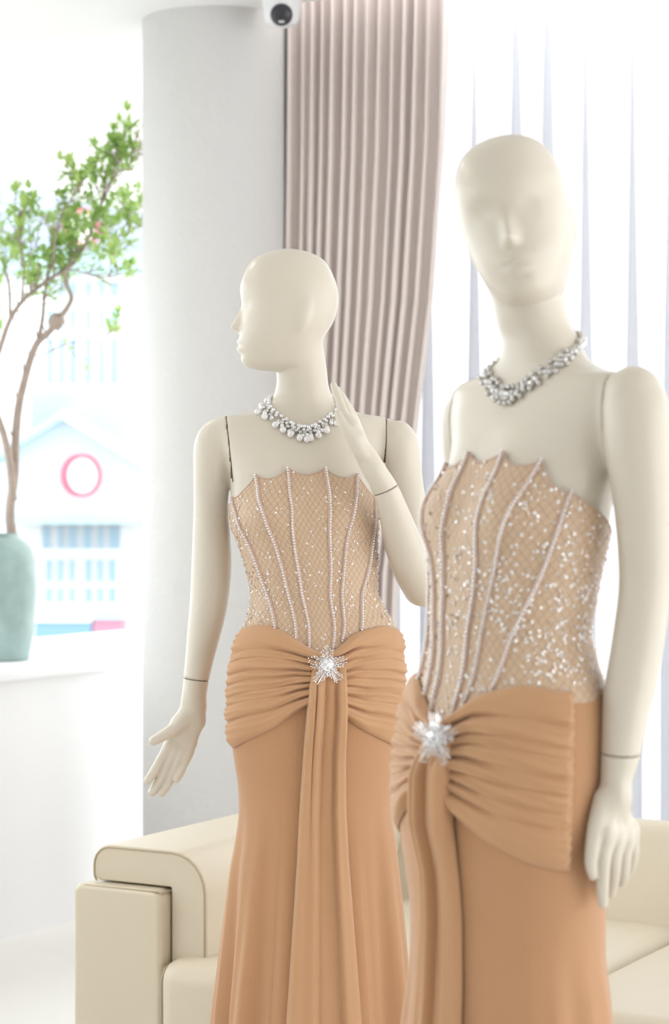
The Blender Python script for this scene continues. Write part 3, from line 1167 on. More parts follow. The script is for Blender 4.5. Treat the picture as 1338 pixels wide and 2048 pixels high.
# ---- mannequin B
L = MBq.loc
yN = 2.655
armB1 = dict(
    upper=[L(1268, 790, yN, 58), L(1274, 830, yN, 68), L(1276, 885, yN, 68), L(1285, 995, yN, 60), L(1290, 1092, yN, 55), L(1289, 1180, yN, 52), L(1276, 1286, yN - .01, 52),
           L(1261, 1371, yN - .02, 51), L(1253, 1411, yN - .025, 48), L(1241, 1507, yN - .035, 39), L(1233, 1557, yN - .04, 32), L(1231, 1590, yN - .042, 32)],
    seam=(L(1204, 800, yN), (1, 0.08, -0.02)), wrist=(L(1242, 1508, yN - .035), (-0.08, 0, -1)))
yb = yN - 0.042
armB1['hand'] = dict(
    palm=palm_of([L(1232, 1585, yb, 25), L(1212, 1665, yb - .010, 20), L(1232, 1672, yb, 18), L(1253, 1672, yb + .012, 18), L(1262, 1655, yb + .018, 15)], (0.55, 0.83, 0), 1.55),
    chains=[
        [L(1210, 1600, yb - .006, 24), L(1193, 1650, yb - .016, 18), L(1184, 1700, yb - .020, 14.5), L(1182, 1728, yb - .020, 12.5), L(1186, 1752, yb - .018, 9.0)],
        [L(1212, 1660, yb - .010, 19), L(1207, 1720, yb - .014, 14.5), L(1205, 1768, yb - .010, 13.2), L(1206, 1808, yb - .004, 10.0)],
        [L(1231, 1666, yb, 18), L(1229, 1725, yb - .003, 14.2), L(1226, 1760, yb + .008, 13), L(1222, 1785, yb + .022, 10.5)],
        [L(1250, 1668, yb + .010, 17), L(1249, 1715, yb + .010, 13.8), L(1247, 1745, yb + .022, 12.6), L(1243, 1765, yb + .036, 10)],
        [L(1264, 1660, yb + .018, 15), L(1266, 1700, yb + .020, 12.2), L(1264, 1722, yb + .030, 11.0), L(1260, 1740, yb + .040, 9)]])
yF = 2.93
armB2 = dict(
    upper=[L(938, 822, yF, 45), L(932, 848, yF, 50), L(934, 910, yF, 48), L(955, 1010, yF + .01, 47), L(982, 1110, yF + .02, 50), L(1005, 1180, yF + .03, 50), L(1025, 1260, yF + .02, 47),
           L(1040, 1340, yF + .01, 40), L(1050, 1410, yF, 34), L(1055, 1450, yF, 31)],
    seam=(L(962, 830, yF), (-1, 0.08, -0.06)), wrist=(L(1050, 1412, yF), (0.1, 0, -1)))
armB2['hand'] = dict(
    palm=palm_of([L(1056, 1462, yF, 30), L(1048, 1535, yF, 18), L(1072, 1538, yF, 18), L(1088, 1530, yF, 16)], (0.2, 1, 0), 1.6),
    chains=[[L(1040 + 18 * i, 1530, yF, 16), L(1038 + 19 * i, 1590, yF, 12.5), L(1038 + 19 * i, 1640 - 6 * abs(i - 1.2), yF, 9.5)] for i in range(4)]
    + [[L(1040, 1470, yF, 20), L(1022, 1520, yF, 14), L(1018, 1560, yF, 10)]])
hB = dict(center=(-0.034, 0.062, CAMZ - (612 - HOR) / 1090 + 0.006), yaw=math.radians(55 - 14), roll=math.radians(-13))
build_mannequin(MBq, 'cream mannequin turned to the left with hanging arm, nearest the camera', hB, [armB1, armB2])


# ------------------------------------------------------------------ gowns
def theta_of(px, py, off=0.006):
    """angle on the dress surface under a pixel, read from the frontal mannequin"""
    th = np.radians(np.linspace(-88, 88, 353))
    z = np.full(th.shape, CAMZ - (py - HOR) / 1090)
    for _ in range(2):
        P = MA.T.S(th, z, off)
        X, Yp = MA.px(P)
        i = int(np.argmin(np.abs(X - px)))
        z = z + (Yp[i] - py) / 1090
    return float(th[i]), float(z[i])


BONES = [
    [(464, 996), (474, 1035), (493, 1079), (520, 1145), (541, 1205), (551, 1256)],
    [(512, 951), (517, 990), (529, 1034), (561, 1124), (582, 1205), (592, 1280)],
    [(576, 936), (579, 975), (584, 1019), (594, 1124), (608, 1205), (619, 1300)],
    [(651, 936), (657, 975), (660, 1019), (662, 1124), (663, 1214), (666, 1300)],
    [(715, 949), (712, 985), (708, 1019), (690, 1109), (684, 1199), (683, 1282)]]
BT = [[theta_of(*p) for p in b] for b in BONES]
# sixth bone: its top is behind the forearm, mirror of the first
b1 = [(-a + 0.10, z) for a, z in BT[0]]
b6 = [theta_of(741, 1109), theta_of(723, 1199), theta_of(721, 1259)]
BT.append([(theta_of(750, 994)[0], 1.400)] + b6)
PEAK = [(b[0][0], b[0][1]) for b in BT]


def z_top(th):
    pts = [(-math.pi, 1.335), (-2.3, 1.335), (-1.85, 1.352)] + PEAK + [(1.95, 1.352), (2.4, 1.335), (math.pi, 1.335)]
    A = np.array([p[0] for p in pts])
    Z = np.array([p[1] for p in pts])
    o = np.argsort(A)
    A, Z = A[o], Z[o]
    z = np.interp(th, A, Z)
    k = np.clip(np.searchsorted(A, th) - 1, 0, len(A) - 2)
    u = np.clip((th - A[k]) / (A[k + 1] - A[k]), 0, 1)
    dip = 0.012 * np.sin(np.pi * u)**0.8
    return z - dip * ((th > PEAK[0][0]) & (th < PEAK[-1][0]))


def curve_th(pts):
    q = sorted(theta_of(x, y, 0.012) for x, y in pts)
    return np.array([a for a, _ in q]), np.array([b for _, b in q])


SIDE = math.radians(83)
TOPW = curve_th([(505, 1250), (526, 1250), (558, 1259), (587, 1275), (616, 1293), (650, 1306), (671, 1299), (690, 1283), (709, 1268), (741, 1257), (768, 1251)])
BOTW = curve_th([(500, 1477), (548, 1455), (606, 1416), (650, 1400), (690, 1435), (741, 1467)])


def _closed(Wt, zs):
    a = np.concatenate([[-2.2, -SIDE], Wt[0], [SIDE, 2.2]])
    z = np.concatenate([[zs, zs], Wt[1], [zs, zs]])
    return pchip_lut(a, z)


_st, _sb = _closed(TOPW, 1.158), _closed(BOTW, 0.941)


def sash_top(th):
    return _st(th)


def sash_bot(th):
    return _sb(th)


# skirt table (outer surface): z, cx, w, df, db, cy
SK = [(1.163, .0128, .139, .096, .097, .011), (1.132, .010, .151, .101, .103, .007), (1.09, .007, .159, .105, .109, .003), (1.039, .0055, .1625, .106, .114, .0),
      (0.999, .005, .1615, .105, .116, .0), (0.955, .0048, .154, .103, .115, .003), (0.911, .005, .148, .101, .112, .006), (0.867, .006, .1425, .100, .110, .008),
      (0.823, .0065, .141, .101, .110, .009), (0.769, .0078, .147, .104, .113, .010), (0.716, .0065, .154, .108, .118, .010), (0.605, .0065, .164, .118, .13, .010),
      (0.438, .005, .176, .135, .145, .010), (0.2, .005, .192, .16, .165, .010), (0.0, .005, .205, .18, .185, .010)]
_sk = [pchip_lut([r[0] for r in SK], [r[i] for r in SK]) for i in range(1, 6)]


def skirt_S(th, z, off=0.0, folds=True):
    cx, w, df, db, cy = [g(z) for g in _sk]
    s, c = np.abs(np.sin(th)), np.cos(th)
    d = np.where(c > 0, df, db)
    n = 2.15
    r = ((s / w)**n + (np.abs(c) / d)**n)**(-1 / n) + off
    if folds:
        g = np.clip((0.86 - z) / 0.45, 0, 1.6)**1.2
        side = 0.12 + 0.88 * np.sin(th)**2
        fold = np.sin(11 * th + 0.8 + 0.6 * np.sin(2 * th))
        fold = np.sign(fold) * np.abs(fold)**0.8
        fold2 = np.sin(23 * th + 2.0 * np.sin(th))
        r = r + g * side * (0.018 * fold + 0.007 * fold2 * (np.abs(np.sin(th)) > 0.6))
    return np.stack([cx + r * np.sin(th), cy - r * np.cos(th), z + 0 * th], -1)


CREASE_IN = [0.0, 0.15, 0.28, 0.39, 0.49, 0.60, 0.72, 0.85, 1.0]
CREASE_OUT = [0.0, 0.21, 0.30, 0.385, 0.47, 0.56, 0.655, 0.755, 1.0]


def fold_shape(s, t, seed):
    """height of the gathered folds at s (0 centre .. 1 side), t (0 top .. 1 bottom)"""
    r = np.random.default_rng(seed)
    n = len(CREASE_IN)
    jit = r.uniform(-0.02, 0.02, n)
    jit2 = r.uniform(-0.022, 0.022, n)
    jit[[0, -1]] = 0
    jit2[[0, -1]] = 0
    out = np.zeros_like(s)
    C = [CREASE_IN[i] + jit[i] + (CREASE_OUT[i] + jit2[i] - CREASE_IN[i] - jit[i]) * s for i in range(n)]
    for i in range(n - 1):
        u = (t - C[i]) / (C[i + 1] - C[i])
        m = (u >= 0) & (u <= 1)
        sk_ = r.uniform(0.35, 0.65)
        uu = np.where(u < sk_, u / sk_ * 0.5, 0.5 + (u - sk_) / (1 - sk_) * 0.5)
        wdt = (C[i + 1] - C[i]) / 0.12
        hgt = (1 - np.abs(2 * uu - 1)**3.6)
        fade = 0.7 + 0.3 * np.cos(np.pi * 2 * (s - r.uniform(0, 0.25)))
        out = np.where(m, hgt * np.minimum(wdt, 1.3) * fade, out)
    amp = 0.0135 * (1 - 0.38 * s) * np.minimum(1, (1 - s) / 0.05 + 0.12)
    # small gathers near the side seam
    g = 0.0014 * np.exp(-((1 - s) / 0.10)**2) * np.sin(2 * np.pi * t * 17 + 3 * np.sin(9 * t))
    g2 = 0.0018 * np.sin(2 * np.pi * (t * 13 + 0.6 * np.sin(4 * s + seed))) * np.sin(np.pi * np.clip(s, 0, 1))
    return out * amp + g + g2 * np.sin(np.pi * np.clip(t, 0, 1))


def tail_edges(z):
    py = HOR - (z - CAMZ) * 1090
    l = np.interp(py, [1320, 1361, 1413, 1477, 1638, 1702, 2048, 2600], [618, 610, 605, 600, 590, 587, 561, 520])
    r = np.interp(py, [1320, 1361, 1413, 1493, 1606, 1702, 2048, 2600], [686, 688, 690, 687, 688, 693, 720, 760])
    x = lambda p: (p - 625) / 1090 * 0.965
    return x(l), x(r)


def ico_mesh(name, r, sub=1):
    bm = bmesh.new()
    bmesh.ops.create_icosphere(bm, subdivisions=sub, radius=r)
    return bm_mesh(name, bm)


def build_gown(m, label, seed, sparkle=1.0, tail_w=1.0, brooch_turn=0.0):
    t = thing('evening_gown', label, 'gown', W(m.X0, m.Y0, 0), YAW + m.yaw, 'matching evening gowns on mannequins')
    T = MA.T
    r = np.random.default_rng(seed)
    # bodice
    nt_, nz_ = 320, 90
    th = np.linspace(-math.pi, math.pi, nt_ + 1)[:-1]
    zt_, zb_ = z_top(th), np.where(np.abs(th) < SIDE, sash_top(th), 1.158) - 0.03
    q = np.linspace(0, 1, nz_)
    TH = np.repeat(th[:, None], nz_, 1)
    Z = zb_[:, None] + (zt_ - zb_)[:, None] * q[None, :]
    P = T.S(TH, Z, 0.0045)
    uv = np.stack([TH * 0.125, Z], -1)
    bo = link('bodice', grid_mesh('bodice', P, True, uv), M['net'], t)
    sm = bo.modifiers.new('thick', 'SOLIDIFY')
    sm.thickness = 0.0022
    sm.offset = 0
    # neckline cord
    mb = MB()
    thn = np.linspace(-math.pi, math.pi, 361)
    Pn = T.S(thn, z_top(thn), 0.0055)
    mb.tube(Pn[:-1], 0.0013, 5, False)
    mb.build('neckline_trim', M['bonecase'], bo)
    # boning with rhinestone rows
    bead = ico_mesh('bead', 0.0024, 1)
    bv_ = np.array([v.co[:] for v in bead.vertices])
    bf_ = [tuple(p.vertices) for p in bead.polygons]
    for b in BT:
        a = np.array(b)
        nS = 60
        zz = np.linspace(a[0, 1] + 0.001, a[-1, 1], nS)
        tt = pchip_lut(a[:, 1], a[:, 0])(zz)
        C = T.S(tt, zz, 0.0075)
        mb = MB()
        mb.tube(T.S(tt, zz, 0.0060), 0.0034, 8)
        case = mb.build('boning', M['bonecase'], t)
        seg = np.linalg.norm(np.diff(C, axis=0), axis=1)
        cum = np.concatenate([[0], np.cumsum(seg)])
        nb = int(cum[-1] / 0.0052)
        mb = MB()
        for d in np.linspace(0, cum[-1], nb):
            c = np.array([np.interp(d, cum, C[:, k]) for k in range(3)])
            k = np.array([math.sin(np.interp(d, cum, tt)), -math.cos(np.interp(d, cum, tt)), 0]) * 0.0018
            mb.add(bv_ + c + k, bf_)
        rs = mb.build('rhinestone_row', M['crystal'], case, smooth=False)
        rs['kind'] = 'stuff'
    # sequins
    mb = MB()
    n = int(1250 * sparkle)
    for i in range(n):
        a = r.uniform(-math.pi, math.pi)
        if r.random() < 0.35 / sparkle**2:
            a = math.copysign(math.radians(r.normal(85, 16)), a)
        z0, z1 = float(z_top(np.array(a))), (float(sash_top(a)) if abs(a) < SIDE else 1.158)
        u = r.random()
        z = z1 + (z0 - z1) * u
        if r.random() < 0.35 * u:
            continue
        p = T.S(np.array(a), np.array(z), 0.0068)
        nrm = Vector((math.sin(a), -math.cos(a), 0)) + Vector(r.normal(0, 0.28, 3))
        nrm.normalize()
        e1 = nrm.cross(Vector((0, 0, 1))).normalized()
        e2 = nrm.cross(e1)
        rad = r.uniform(0.0013, 0.0025) * (1 + 0.25 * (sparkle - 1))
        c = Vector(p)
        vs_ = [c + (e1 * math.cos(k * math.pi / 3) + e2 * math.sin(k * math.pi / 3)) * rad for k in range(6)]
        mb.add(vs_ + [c + nrm * 0.0006], [(k, (k + 1) % 6, 6) for k in range(6)])
    sq = mb.build('sequin_scatter', M['sequin'], bo, smooth=False)
    sq['kind'] = 'stuff'
    # skirt
    nt2, nz2 = 420, 130
    th = np.linspace(-math.pi, math.pi, nt2 + 1)[:-1]
    zt2 = np.where(np.abs(th) < SIDE, sash_top(th) - 0.006, 1.157)
    q = np.linspace(0, 1, nz2)
    TH = np.repeat(th[:, None], nz2, 1)
    Z = zt2[:, None] + (0.016 - zt2)[:, None] * q[None, :]
    P = skirt_S(TH, Z)[:, ::-1]
    sk = link('skirt', grid_mesh('skirt', P, True), M['fabric'], t)
    sm = sk.modifiers.new('thick', 'SOLIDIFY')
    sm.thickness = 0.002
    # gathered hip wings
    tc = theta_of(650, 1330)[0]
    for sg in (-1, 1):
        ns_, nq = 130, 190
        s = np.linspace(0, 1, ns_)
        tq = np.linspace(0, 1, nq)
        S_, T_ = np.meshgrid(s, tq, indexing='ij')
        a0, a1 = tc, sg * SIDE
        TH = a0 + (a1 - a0) * S_
        zt3, zb3 = sash_top(TH), sash_bot(TH)
        # cinched under the brooch
        Z = zt3 + (zb3 - zt3) * T_
        off = 0.0035 + np.maximum(0, fold_shape(S_, T_, seed * 7 + (3 if sg > 0 else 1)))
        rim = np.minimum(1, np.minimum(T_, 1 - T_) / 0.012)
        off = 0.0012 + (off - 0.0012) * (0.35 + 0.65 * rim)
        P = skirt_S(TH, np.clip(Z, 0.0, 1.163), off, False)
        zx = np.clip(Z - 1.163, 0, None)
        P[..., 2] = Z
        if sg > 0:
            P = P[:, ::-1]
        # normal direction handled by recalculation
        wo = link('hip_drape', grid_mesh('hip_drape', P), M['sash'], t)
        sm = wo.modifiers.new('thick', 'SOLIDIFY')
        sm.thickness = 0.0015
        sm.offset = -1
    # tail falling from the brooch
    na, nz3 = 150, 160
    a = np.linspace(0, 1, na)
    zz = np.linspace(1.098, 0.018, nz3)
    A_, Z_ = np.meshgrid(a, zz, indexing='ij')
    xl, xr = tail_edges(Z_)
    mid = xl + (xr - xl) * 0.45
    xl, xr = mid + (xl - mid) * tail_w, mid + (xr - mid) * tail_w
    Xl = xl + (xr - xl) * A_
    # pleat relief
    drop = np.clip((1.09 - Z_) / 0.4, 0, 1)
    pl = 0.015 * np.clip(1 - (np.abs(A_ - 0.20) / 0.215)**4, 0, 1) + 0.014 * np.clip(1 - (np.abs(A_ - 0.87) / 0.14)**4, 0, 1)
    pl += 0.004 * np.clip(1 - (np.abs(A_ - 0.565) / 0.13)**2, 0, 1)
    pl -= 0.006 * np.exp(-((A_ - (0.20 + 0.05 * drop)) / 0.018)**2) * (1 - drop)
    pl += 0.003 * np.sin(A_ * 17 + 2 * Z_) * drop
    # find the skirt's front under each x
    cx, w, df, db, cy = [g(Z_) for g in _sk]
    u = np.clip((Xl - cx) / w, -0.97, 0.97)
    base = cy - df * (1 - np.abs(u)**2.15)**(1 / 2.15)
    off = 0.008 + 0.0105 * np.clip((Z_ - 0.93) / 0.06, 0, 1) + pl * np.clip((1.10 - Z_) / 0.05, 0.45, 1)
    g = np.clip((0.86 - Z_) / 0.45, 0, 1.6)**1.2
    off = off + 0.004 * g
    edge = np.minimum(1, np.minimum(A_, 1 - A_) / 0.03)
    off = off * (0.25 + 0.75 * edge)
    topf = np.clip((1.098 - Z_) / 0.03, 0, 1)
    P = np.stack([Xl, base - off * (0.6 + 0.4 * topf), Z_], -1)
    to = link('train_drape', grid_mesh('train_drape', P[::-1]), M['sash'], t)
    sm = to.modifiers.new('thick', 'SOLIDIFY')
    sm.thickness = 0.0015
    sm.offset = -1
    # brooch
    zc = CAMZ - (1327 - HOR) / 1090 + 0.006
    tc = tc + brooch_turn
    c = skirt_S(np.array(tc), np.array(zc), 0.027)
    nrm = Vector((math.sin(tc), -math.cos(tc), 0.05)).normalized()
    br = bpy.data.objects.new('brooch', None)
    V, F = lathe([(0, -0.004), (0.013, -0.004), (0.012, 0.003), (0.006, 0.006), (0, 0.0065)], 20)
    br = link('brooch', pymesh('brooch', V, F), M['silver'], t)
    br['label'] = 'silver starburst brooch of crystal beads'
    br.location = c
    br.rotation_mode = 'QUATERNION'
    br.rotation_quaternion = nrm.to_track_quat('Z', 'Y')
    sp, tips, core = MB(), MB(), MB()
    tip = ico_mesh('tipbead', 0.0013, 1)
    tv = np.array([v.co[:] for v in tip.vertices])
    tf = [tuple(p.vertices) for p in tip.polygons]
    for k in range(75):
        ph = 2 * math.pi * k / 75 + r.uniform(-.03, .03)
        lobe = abs(math.cos(2.5 * (ph - math.pi / 2)))
        ln = 0.017 + 0.019 * lobe**1.3 + r.uniform(-0.006, 0.003)
        d = np.array([math.cos(ph), math.sin(ph), 0])
        zz_ = r.uniform(0.0, 0.005)
        p0, p1 = d * 0.006 + [0, 0, zz_], d * ln + [0, 0, zz_ * 0.6 + 0.001]
        sp.tube([p0, p1], 0.0005, 5)
        tips.add(tv + p1, tf)
        if k % 2 == 0:
            for f_ in (0.45, 0.68):
                core.add(tv * 1.05 + d * ln * f_ + np.array([0, 0, zz_ + 0.002]), tf)
    for k in range(26):
        ph, rr = r.uniform(0, 6.28), 0.011 * math.sqrt(r.random())
        core.add(tv * 1.5 + np.array([rr * math.cos(ph), rr * math.sin(ph), 0.0065]), tf)
    core.add(tv * 3.0 + np.array([0, 0, 0.009]), tf)
    for nm, bb, mm in (('spray', sp, M['silver']), ('tip_beads', tips, M['crystal']), ('centre_beads', core, M['crystal'])):
        o = bb.build(nm, mm, br, smooth=False)
        o['kind'] = 'stuff'
    return t


build_gown(MA, 'peach strapless gown with beaded corset on the mannequin touching its neck', 11)
build_gown(MBq, 'peach strapless gown with beaded corset on the nearest mannequin', 23, 1.6, 0.80, 0.14)


# ------------------------------------------------------------------ necklaces
def necklace(m, label, rows, z_front, z_side, z_back, tilt, seed, front_yaw=0.0):
    t = thing('necklace', label, 'necklace', W(m.X0, m.Y0, 0), YAW + m.yaw, 'crystal collar necklaces')
    r = np.random.default_rng(seed)
    T = m.T
    meshes = {}
    for i, (kind, rad, n, drop, out) in enumerate(rows):
        key = (kind, rad)
        if key not in meshes:
            me = ico_mesh(kind, rad, 2)
            me.materials.append(M[{'pearl': 'pearl', 'crystal_bead': 'crystal', 'smoky_bead': 'greycrystal'}[kind]])
            if kind == 'pearl':
                me.polygons.foreach_set('use_smooth', [True] * len(me.polygons))
            meshes[key] = me
        for k in range(n):
            ph = 2 * math.pi * (k + 0.5 * (i % 2) + r.uniform(-0.3, 0.3)) / n - math.pi
            c = math.cos(ph)
            base = z_side + (z_front - z_side) * max(0, c)**1.5 + (z_back - z_side) * max(0, -c)
            z = base - drop * (0.30 + 0.70 * max(0, c)**0.7) + tilt * math.sin(ph) + r.normal(0, 0.0008)
            p = T.S(np.array(ph + front_yaw), np.array(z), rad * 0.8 + out)
            o = bpy.data.objects.new(kind, meshes[key])
            COL.objects.link(o)
            o.parent = t
            o.location = p
            o.rotation_euler = tuple(r.uniform(0, 3, 3))


rowsA = [('crystal_bead', 0.0040, 52, 0.000, 0.0005), ('pearl', 0.0036, 50, 0.0055, 0.001), ('smoky_bead', 0.0042, 48, 0.011, 0.0015),
         ('crystal_bead', 0.0046, 44, 0.0165, 0.001), ('pearl', 0.0066, 32, 0.022, 0.001)]
necklace(MA, 'pearl and crystal collar necklace on the mannequin touching its neck', rowsA, 1.527, 1.584, 1.600, 0.0, 3)
rowsB = [('smoky_bead', 0.0040, 44, 0.000, 0.001), ('smoky_bead', 0.0036, 46, 0.007, 0.003), ('crystal_bead', 0.0032, 40, 0.010, 0.004),
         ('smoky_bead', 0.0042, 42, 0.014, 0.002), ('smoky_bead', 0.0038, 40, 0.020, 0.002)]
necklace(MBq, 'smoky crystal collar necklace on the nearest mannequin', rowsB, 1.535, 1.583, 1.612, 0.0, 5)


# ------------------------------------------------------------------ potted tree on the ledge
def potted_tree():
    Y = 7.30
    s = FPX / Y
    base = at(-3, 1320, Y)
    t = thing('potted_tree', 'leafy small tree in a celadon ceramic jar on the window ledge', 'potted tree', (base.x, base.y, LEDGE), YAW)
    u = lambda px: (px + 3) / s
    v = lambda py: (1320 - py) / s
    prof = [(0.0, 0.0), (58, 1320), (62, 1316), (70, 1270), (76, 1210), (79, 1160), (77, 1120), (69, 1094), (52, 1078), (40, 1072), (42, 1066), (36, 1066), (34, 1078), (0, 1082)]
    P = [(0, 0)] + [(a / s, v(b)) for a, b in prof[1:-1]] + [(0, v(1082))]
    V, F = lathe(P, 64)
    link('jar', pymesh('jar', V, F), M['pot'], t)
    V, F = lathe([(0.0, v(1068) - 0.004), (33 / s, v(1070))], 32)
    link('soil', pymesh('soil', V, F), M['soil'], t)
    rr = random.Random(8)
    Q = lambda px, py, d=0.0: Vector((u(px), d, v(py)))

    def limb(pts, r0, r1, name='branch'):
        P3 = resample([tuple(p) + (0,) for p in pts], 5)[:, :3]
        n = len(P3)
        mb = MB()
        mb.tube([Vector(p) for p in P3], [r0 + (r1 - r0) * (i / (n - 1))**0.8 for i in range(n)], 8)
        mb.build(name, M['bark'], t)
        return [Vector(p) for p in P3]
    px = 1 / s
    L1 = limb([Q(24, 1075), Q(20, 1020), Q(28, 950, .01), Q(30, 880, .01), Q(37, 815), Q(48, 765), Q(62, 715), Q(76, 684), Q(100, 662), Q(112, 648, -.02)], 11 * px, 6.5 * px, 'trunk')
    L2 = limb([Q(26, 1000), Q(22, 930, -.02), Q(10, 870, -.03), Q(-4, 820, -.05), Q(-12, 760, -.06), Q(4, 700, -.05), Q(24, 640, -.04), Q(45, 605, -.02), Q(70, 580), Q(107, 551, .02), Q(132, 538, .03)], 9 * px, 3 * px, 'trunk')
    L3 = limb([Q(112, 648, -.02), Q(132, 622, -.02), Q(143, 596), Q(134, 570), Q(131, 542), Q(150, 522, .01), Q(168, 490, .02), Q(186, 450, .02), Q(200, 412, .01), Q(209, 378), Q(212, 342), Q(226, 320), Q(243, 300)], 6 * px, 1.8 * px)
    L4 = limb([Q(76, 684), Q(82, 640, .03), Q(84, 600, .05), Q(88, 560, .06), Q(96, 500, .07), Q(104, 450, .08)], 5 * px, 1.5 * px)
    L5 = limb([Q(200, 412, .01), Q(232, 352, -.02), Q(258, 335, -.03), Q(268, 308, -.04)], 2.6 * px, 1.2 * px)
    L6 = limb([Q(45, 605, -.02), Q(52, 540, -.06), Q(46, 480, -.08), Q(48, 430, -.1)], 3.2 * px, 1.2 * px)
    L7 = limb([Q(24, 640, -.04), Q(14, 560, .03), Q(-10, 500, .06), Q(-40, 430, .1)], 3.6 * px, 1.4 * px)
    L8 = limb([Q(132, 540), Q(158, 544, -.04), Q(190, 556, -.08), Q(222, 560, -.1), Q(243, 556, -.12)], 2.2 * px, 0.9 * px)
    L9 = limb([Q(186, 450, .02), Q(215, 470, .06), Q(240, 462, .1), Q(262, 448, .12)], 2.2 * px, 1.0 * px)
    L10 = limb([Q(62, 715), Q(90, 700, .08), Q(130, 682, .1), Q(180, 672, .12), Q(215, 660, .12)], 2.0 * px, 0.8 * px)
    L11 = limb([Q(107, 551, .02), Q(112, 500, -.05), Q(124, 450, -.08), Q(150, 405, -.1), Q(172, 370, -.1)], 2.8 * px, 1.2 * px)
    L12 = limb([Q(-4, 820, -.05), Q(-40, 760, -.02), Q(-70, 690, .05), Q(-95, 600, .1)], 5 * px, 1.6 * px)
    L13 = limb([Q(-40, 760, -.02), Q(-30, 680, .1), Q(-22, 600, .12), Q(-8, 530, .16)], 3 * px, 1.2 * px)
    L14 = limb([Q(107, 551, .02), Q(140, 510, .1), Q(170, 470, .16), Q(205, 440, .2), Q(240, 400, .2)], 2.4 * px, 1.0 * px)
    for pts in ([(62, 590), (58, 545), (66, 500), (62, 455)], [(36, 625), (30, 570), (36, 520), (28, 470)], [(69, 580), (80, 540), (78, 490), (92, 440)],
                [(90, 562), (104, 520), (98, 470), (112, 420)], [(76, 684), (70, 640), (58, 610), (52, 560)], [(48, 765), (46, 710), (30, 680), (34, 630)],
                [(37, 815), (28, 780), (26, 730), (14, 690)], [(84, 610), (100, 585), (116, 572), (124, 548)], [(62, 715), (50, 690), (48, 650), (40, 618)],
                [(30, 880), (14, 850), (6, 800), (10, 760)], [(82, 640), (92, 668), (104, 690), (110, 712)], [(132, 545), (150, 500), (148, 460), (160, 420)]):
        dd_ = rr.uniform(-.12, .12)
        limb([Q(x_, y_, dd_ * (k_ / 3)) for k_, (x_, y_) in enumerate(pts)], 1.9 * px, 0.9 * px)
    # gnarled knot on the bent limb
    kb = bmesh.new()
    bmesh.ops.create_icosphere(kb, subdivisions=3, radius=1)
    kr = np.random.default_rng(2)
    for vv in kb.verts:
        k = 1 + 0.22 * math.sin(5 * vv.co.x + 3 * vv.co.z) * math.cos(4 * vv.co.y + 2)
        vv.co = Vector((vv.co.x * 15 * px * k, vv.co.y * 13 * px * k, vv.co.z * 17 * px * k))
    ko = link('knot', bm_mesh('knot', kb), M['bark'], t)
    ko.location = Q(114, 644, -.02)
    # twigs and leaves
    tips = []
    tw = MB()

    def twig(p, d, ln, r0, depth):
        pts = [p]
        q = p.copy()
        dd = d.copy()
        for k in range(4):
            dd = (dd + Vector((rr.gauss(0, .28), rr.gauss(0, .28), rr.gauss(0.08, .22)))).normalized()
            q = q + dd * ln / 4
            pts.append(q.copy())
        tw.tube(pts, [r0 * (1 - 0.16 * k) for k in range(5)], 5, False)
        if depth > 0:
            for k in range(rr.choice((2, 3))):
                i = rr.randint(1, 4)
                nd = (dd + Vector((rr.gauss(0, .7), rr.gauss(0, .7), rr.gauss(0.2, .5)))).normalized()
                twig(pts[i], nd, ln * 0.65, r0 * 0.6, depth - 1)
        else:
            tips.append((pts[-1], dd))
            tips.append((pts[2], dd))
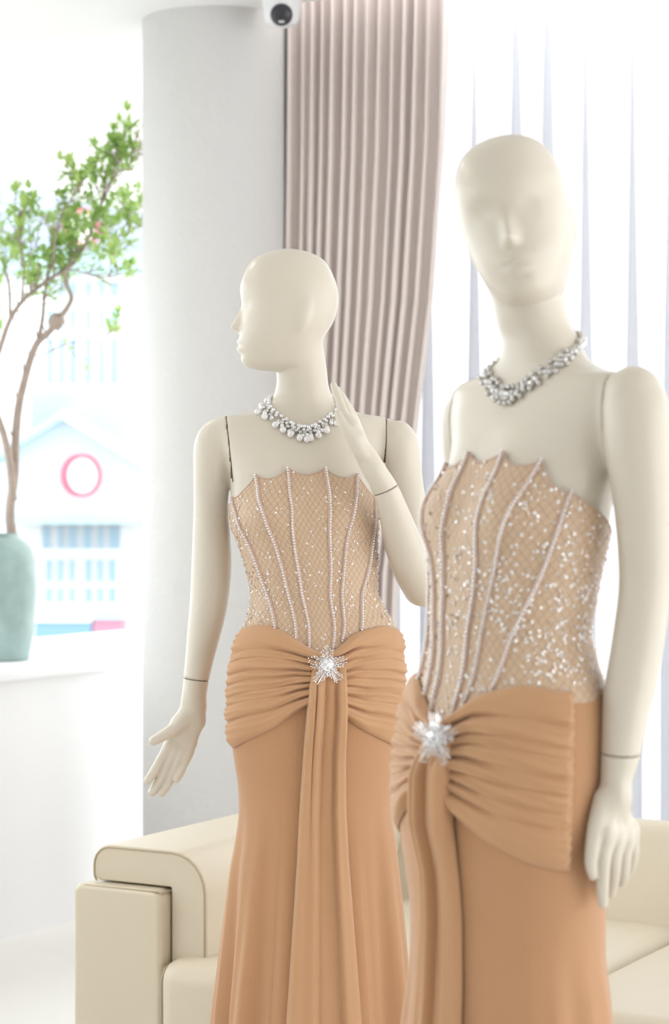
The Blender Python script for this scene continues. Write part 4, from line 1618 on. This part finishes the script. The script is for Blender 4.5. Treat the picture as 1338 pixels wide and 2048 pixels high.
    for limb_, f0, k in ((L3, .35, 26), (L4, .3, 12), (L5, .15, 12), (L6, .3, 11), (L7, .35, 12), (L8, .3, 8), (L9, .3, 8), (L10, .5, 3), (L11, .3, 14), (L12, .3, 9), (L13, .3, 10), (L14, .25, 14), (L2, .65, 8)):
        n = len(limb_)
        for j in range(k):
            i = int(n * (f0 + (1 - f0) * (j + rr.random()) / k))
            i = min(i, n - 1)
            d = (limb_[min(i + 1, n - 1)] - limb_[max(i - 1, 0)]).normalized()
            d = (d + Vector((rr.gauss(0, .8), rr.gauss(0, .8), rr.gauss(0.35, .5)))).normalized()
            twig(limb_[i], d, rr.uniform(0.06, 0.12), 1.5 * px, 1)
    o = tw.build('twigs', M['bark'], t)
    o['kind'] = 'stuff'

    def leaf_data(L_, w):
        V_ = [(0, 0, 0), (w * .5, L_ * .3, .12 * w), (w * .42, L_ * .65, .05 * w), (0, L_, -.12 * L_), (-w * .42, L_ * .65, .05 * w), (-w * .5, L_ * .3, .12 * w), (0, L_ * .35, -.10 * w), (0, L_ * .68, -.10 * w)]
        F_ = [(0, 1, 6), (1, 2, 7, 6), (2, 3, 7), (0, 6, 5), (6, 7, 4, 5), (7, 3, 4)]
        return V_, F_
    lm = []
    for k, (mm) in enumerate(('leaf', 'leaf', 'leaf2')):
        me = pymesh('leaf', *leaf_data(0.034 + 0.003 * k, 0.016))
        me.materials.append(M[mm])
        me.polygons.foreach_set('use_smooth', [True] * len(me.polygons))
        lm.append(me)
    spots = []
    for p, d in tips:
        for k in range(rr.choice((3, 4, 5))):
            spots.append((p + Vector((rr.gauss(0, .004), rr.gauss(0, .004), rr.gauss(0, .004))), (d + Vector((rr.gauss(0, .8), rr.gauss(0, .8), rr.gauss(0.1, .6)))).normalized(), rr.uniform(0.7, 1.25), rr.randrange(3)))
    spots = [q_ for q_ in spots if q_[0].x < 278 * px]
    spots.sort(key=lambda q_: (0 if -30 * px < q_[0].x < 290 * px else 1, q_[0].y))
    rest = MB()
    for k, (p, d, sc, ki) in enumerate(spots):
        q = d.to_track_quat('Y', 'Z')
        if k < 300:
            lo_ = bpy.data.objects.new('leaf', lm[ki])
            COL.objects.link(lo_)
            lo_.parent = t
            lo_.location = p
            lo_.rotation_mode = 'QUATERNION'
            lo_.rotation_quaternion = q
            lo_.scale = (sc, sc, sc)
        else:
            V_, F_ = leaf_data(0.034 * sc, 0.016 * sc)
            rest.add([p + (q @ Vector(a)) for a in V_], F_)
    o = rest.build('foliage', M['leaf'], t)
    o['kind'] = 'stuff'


potted_tree()
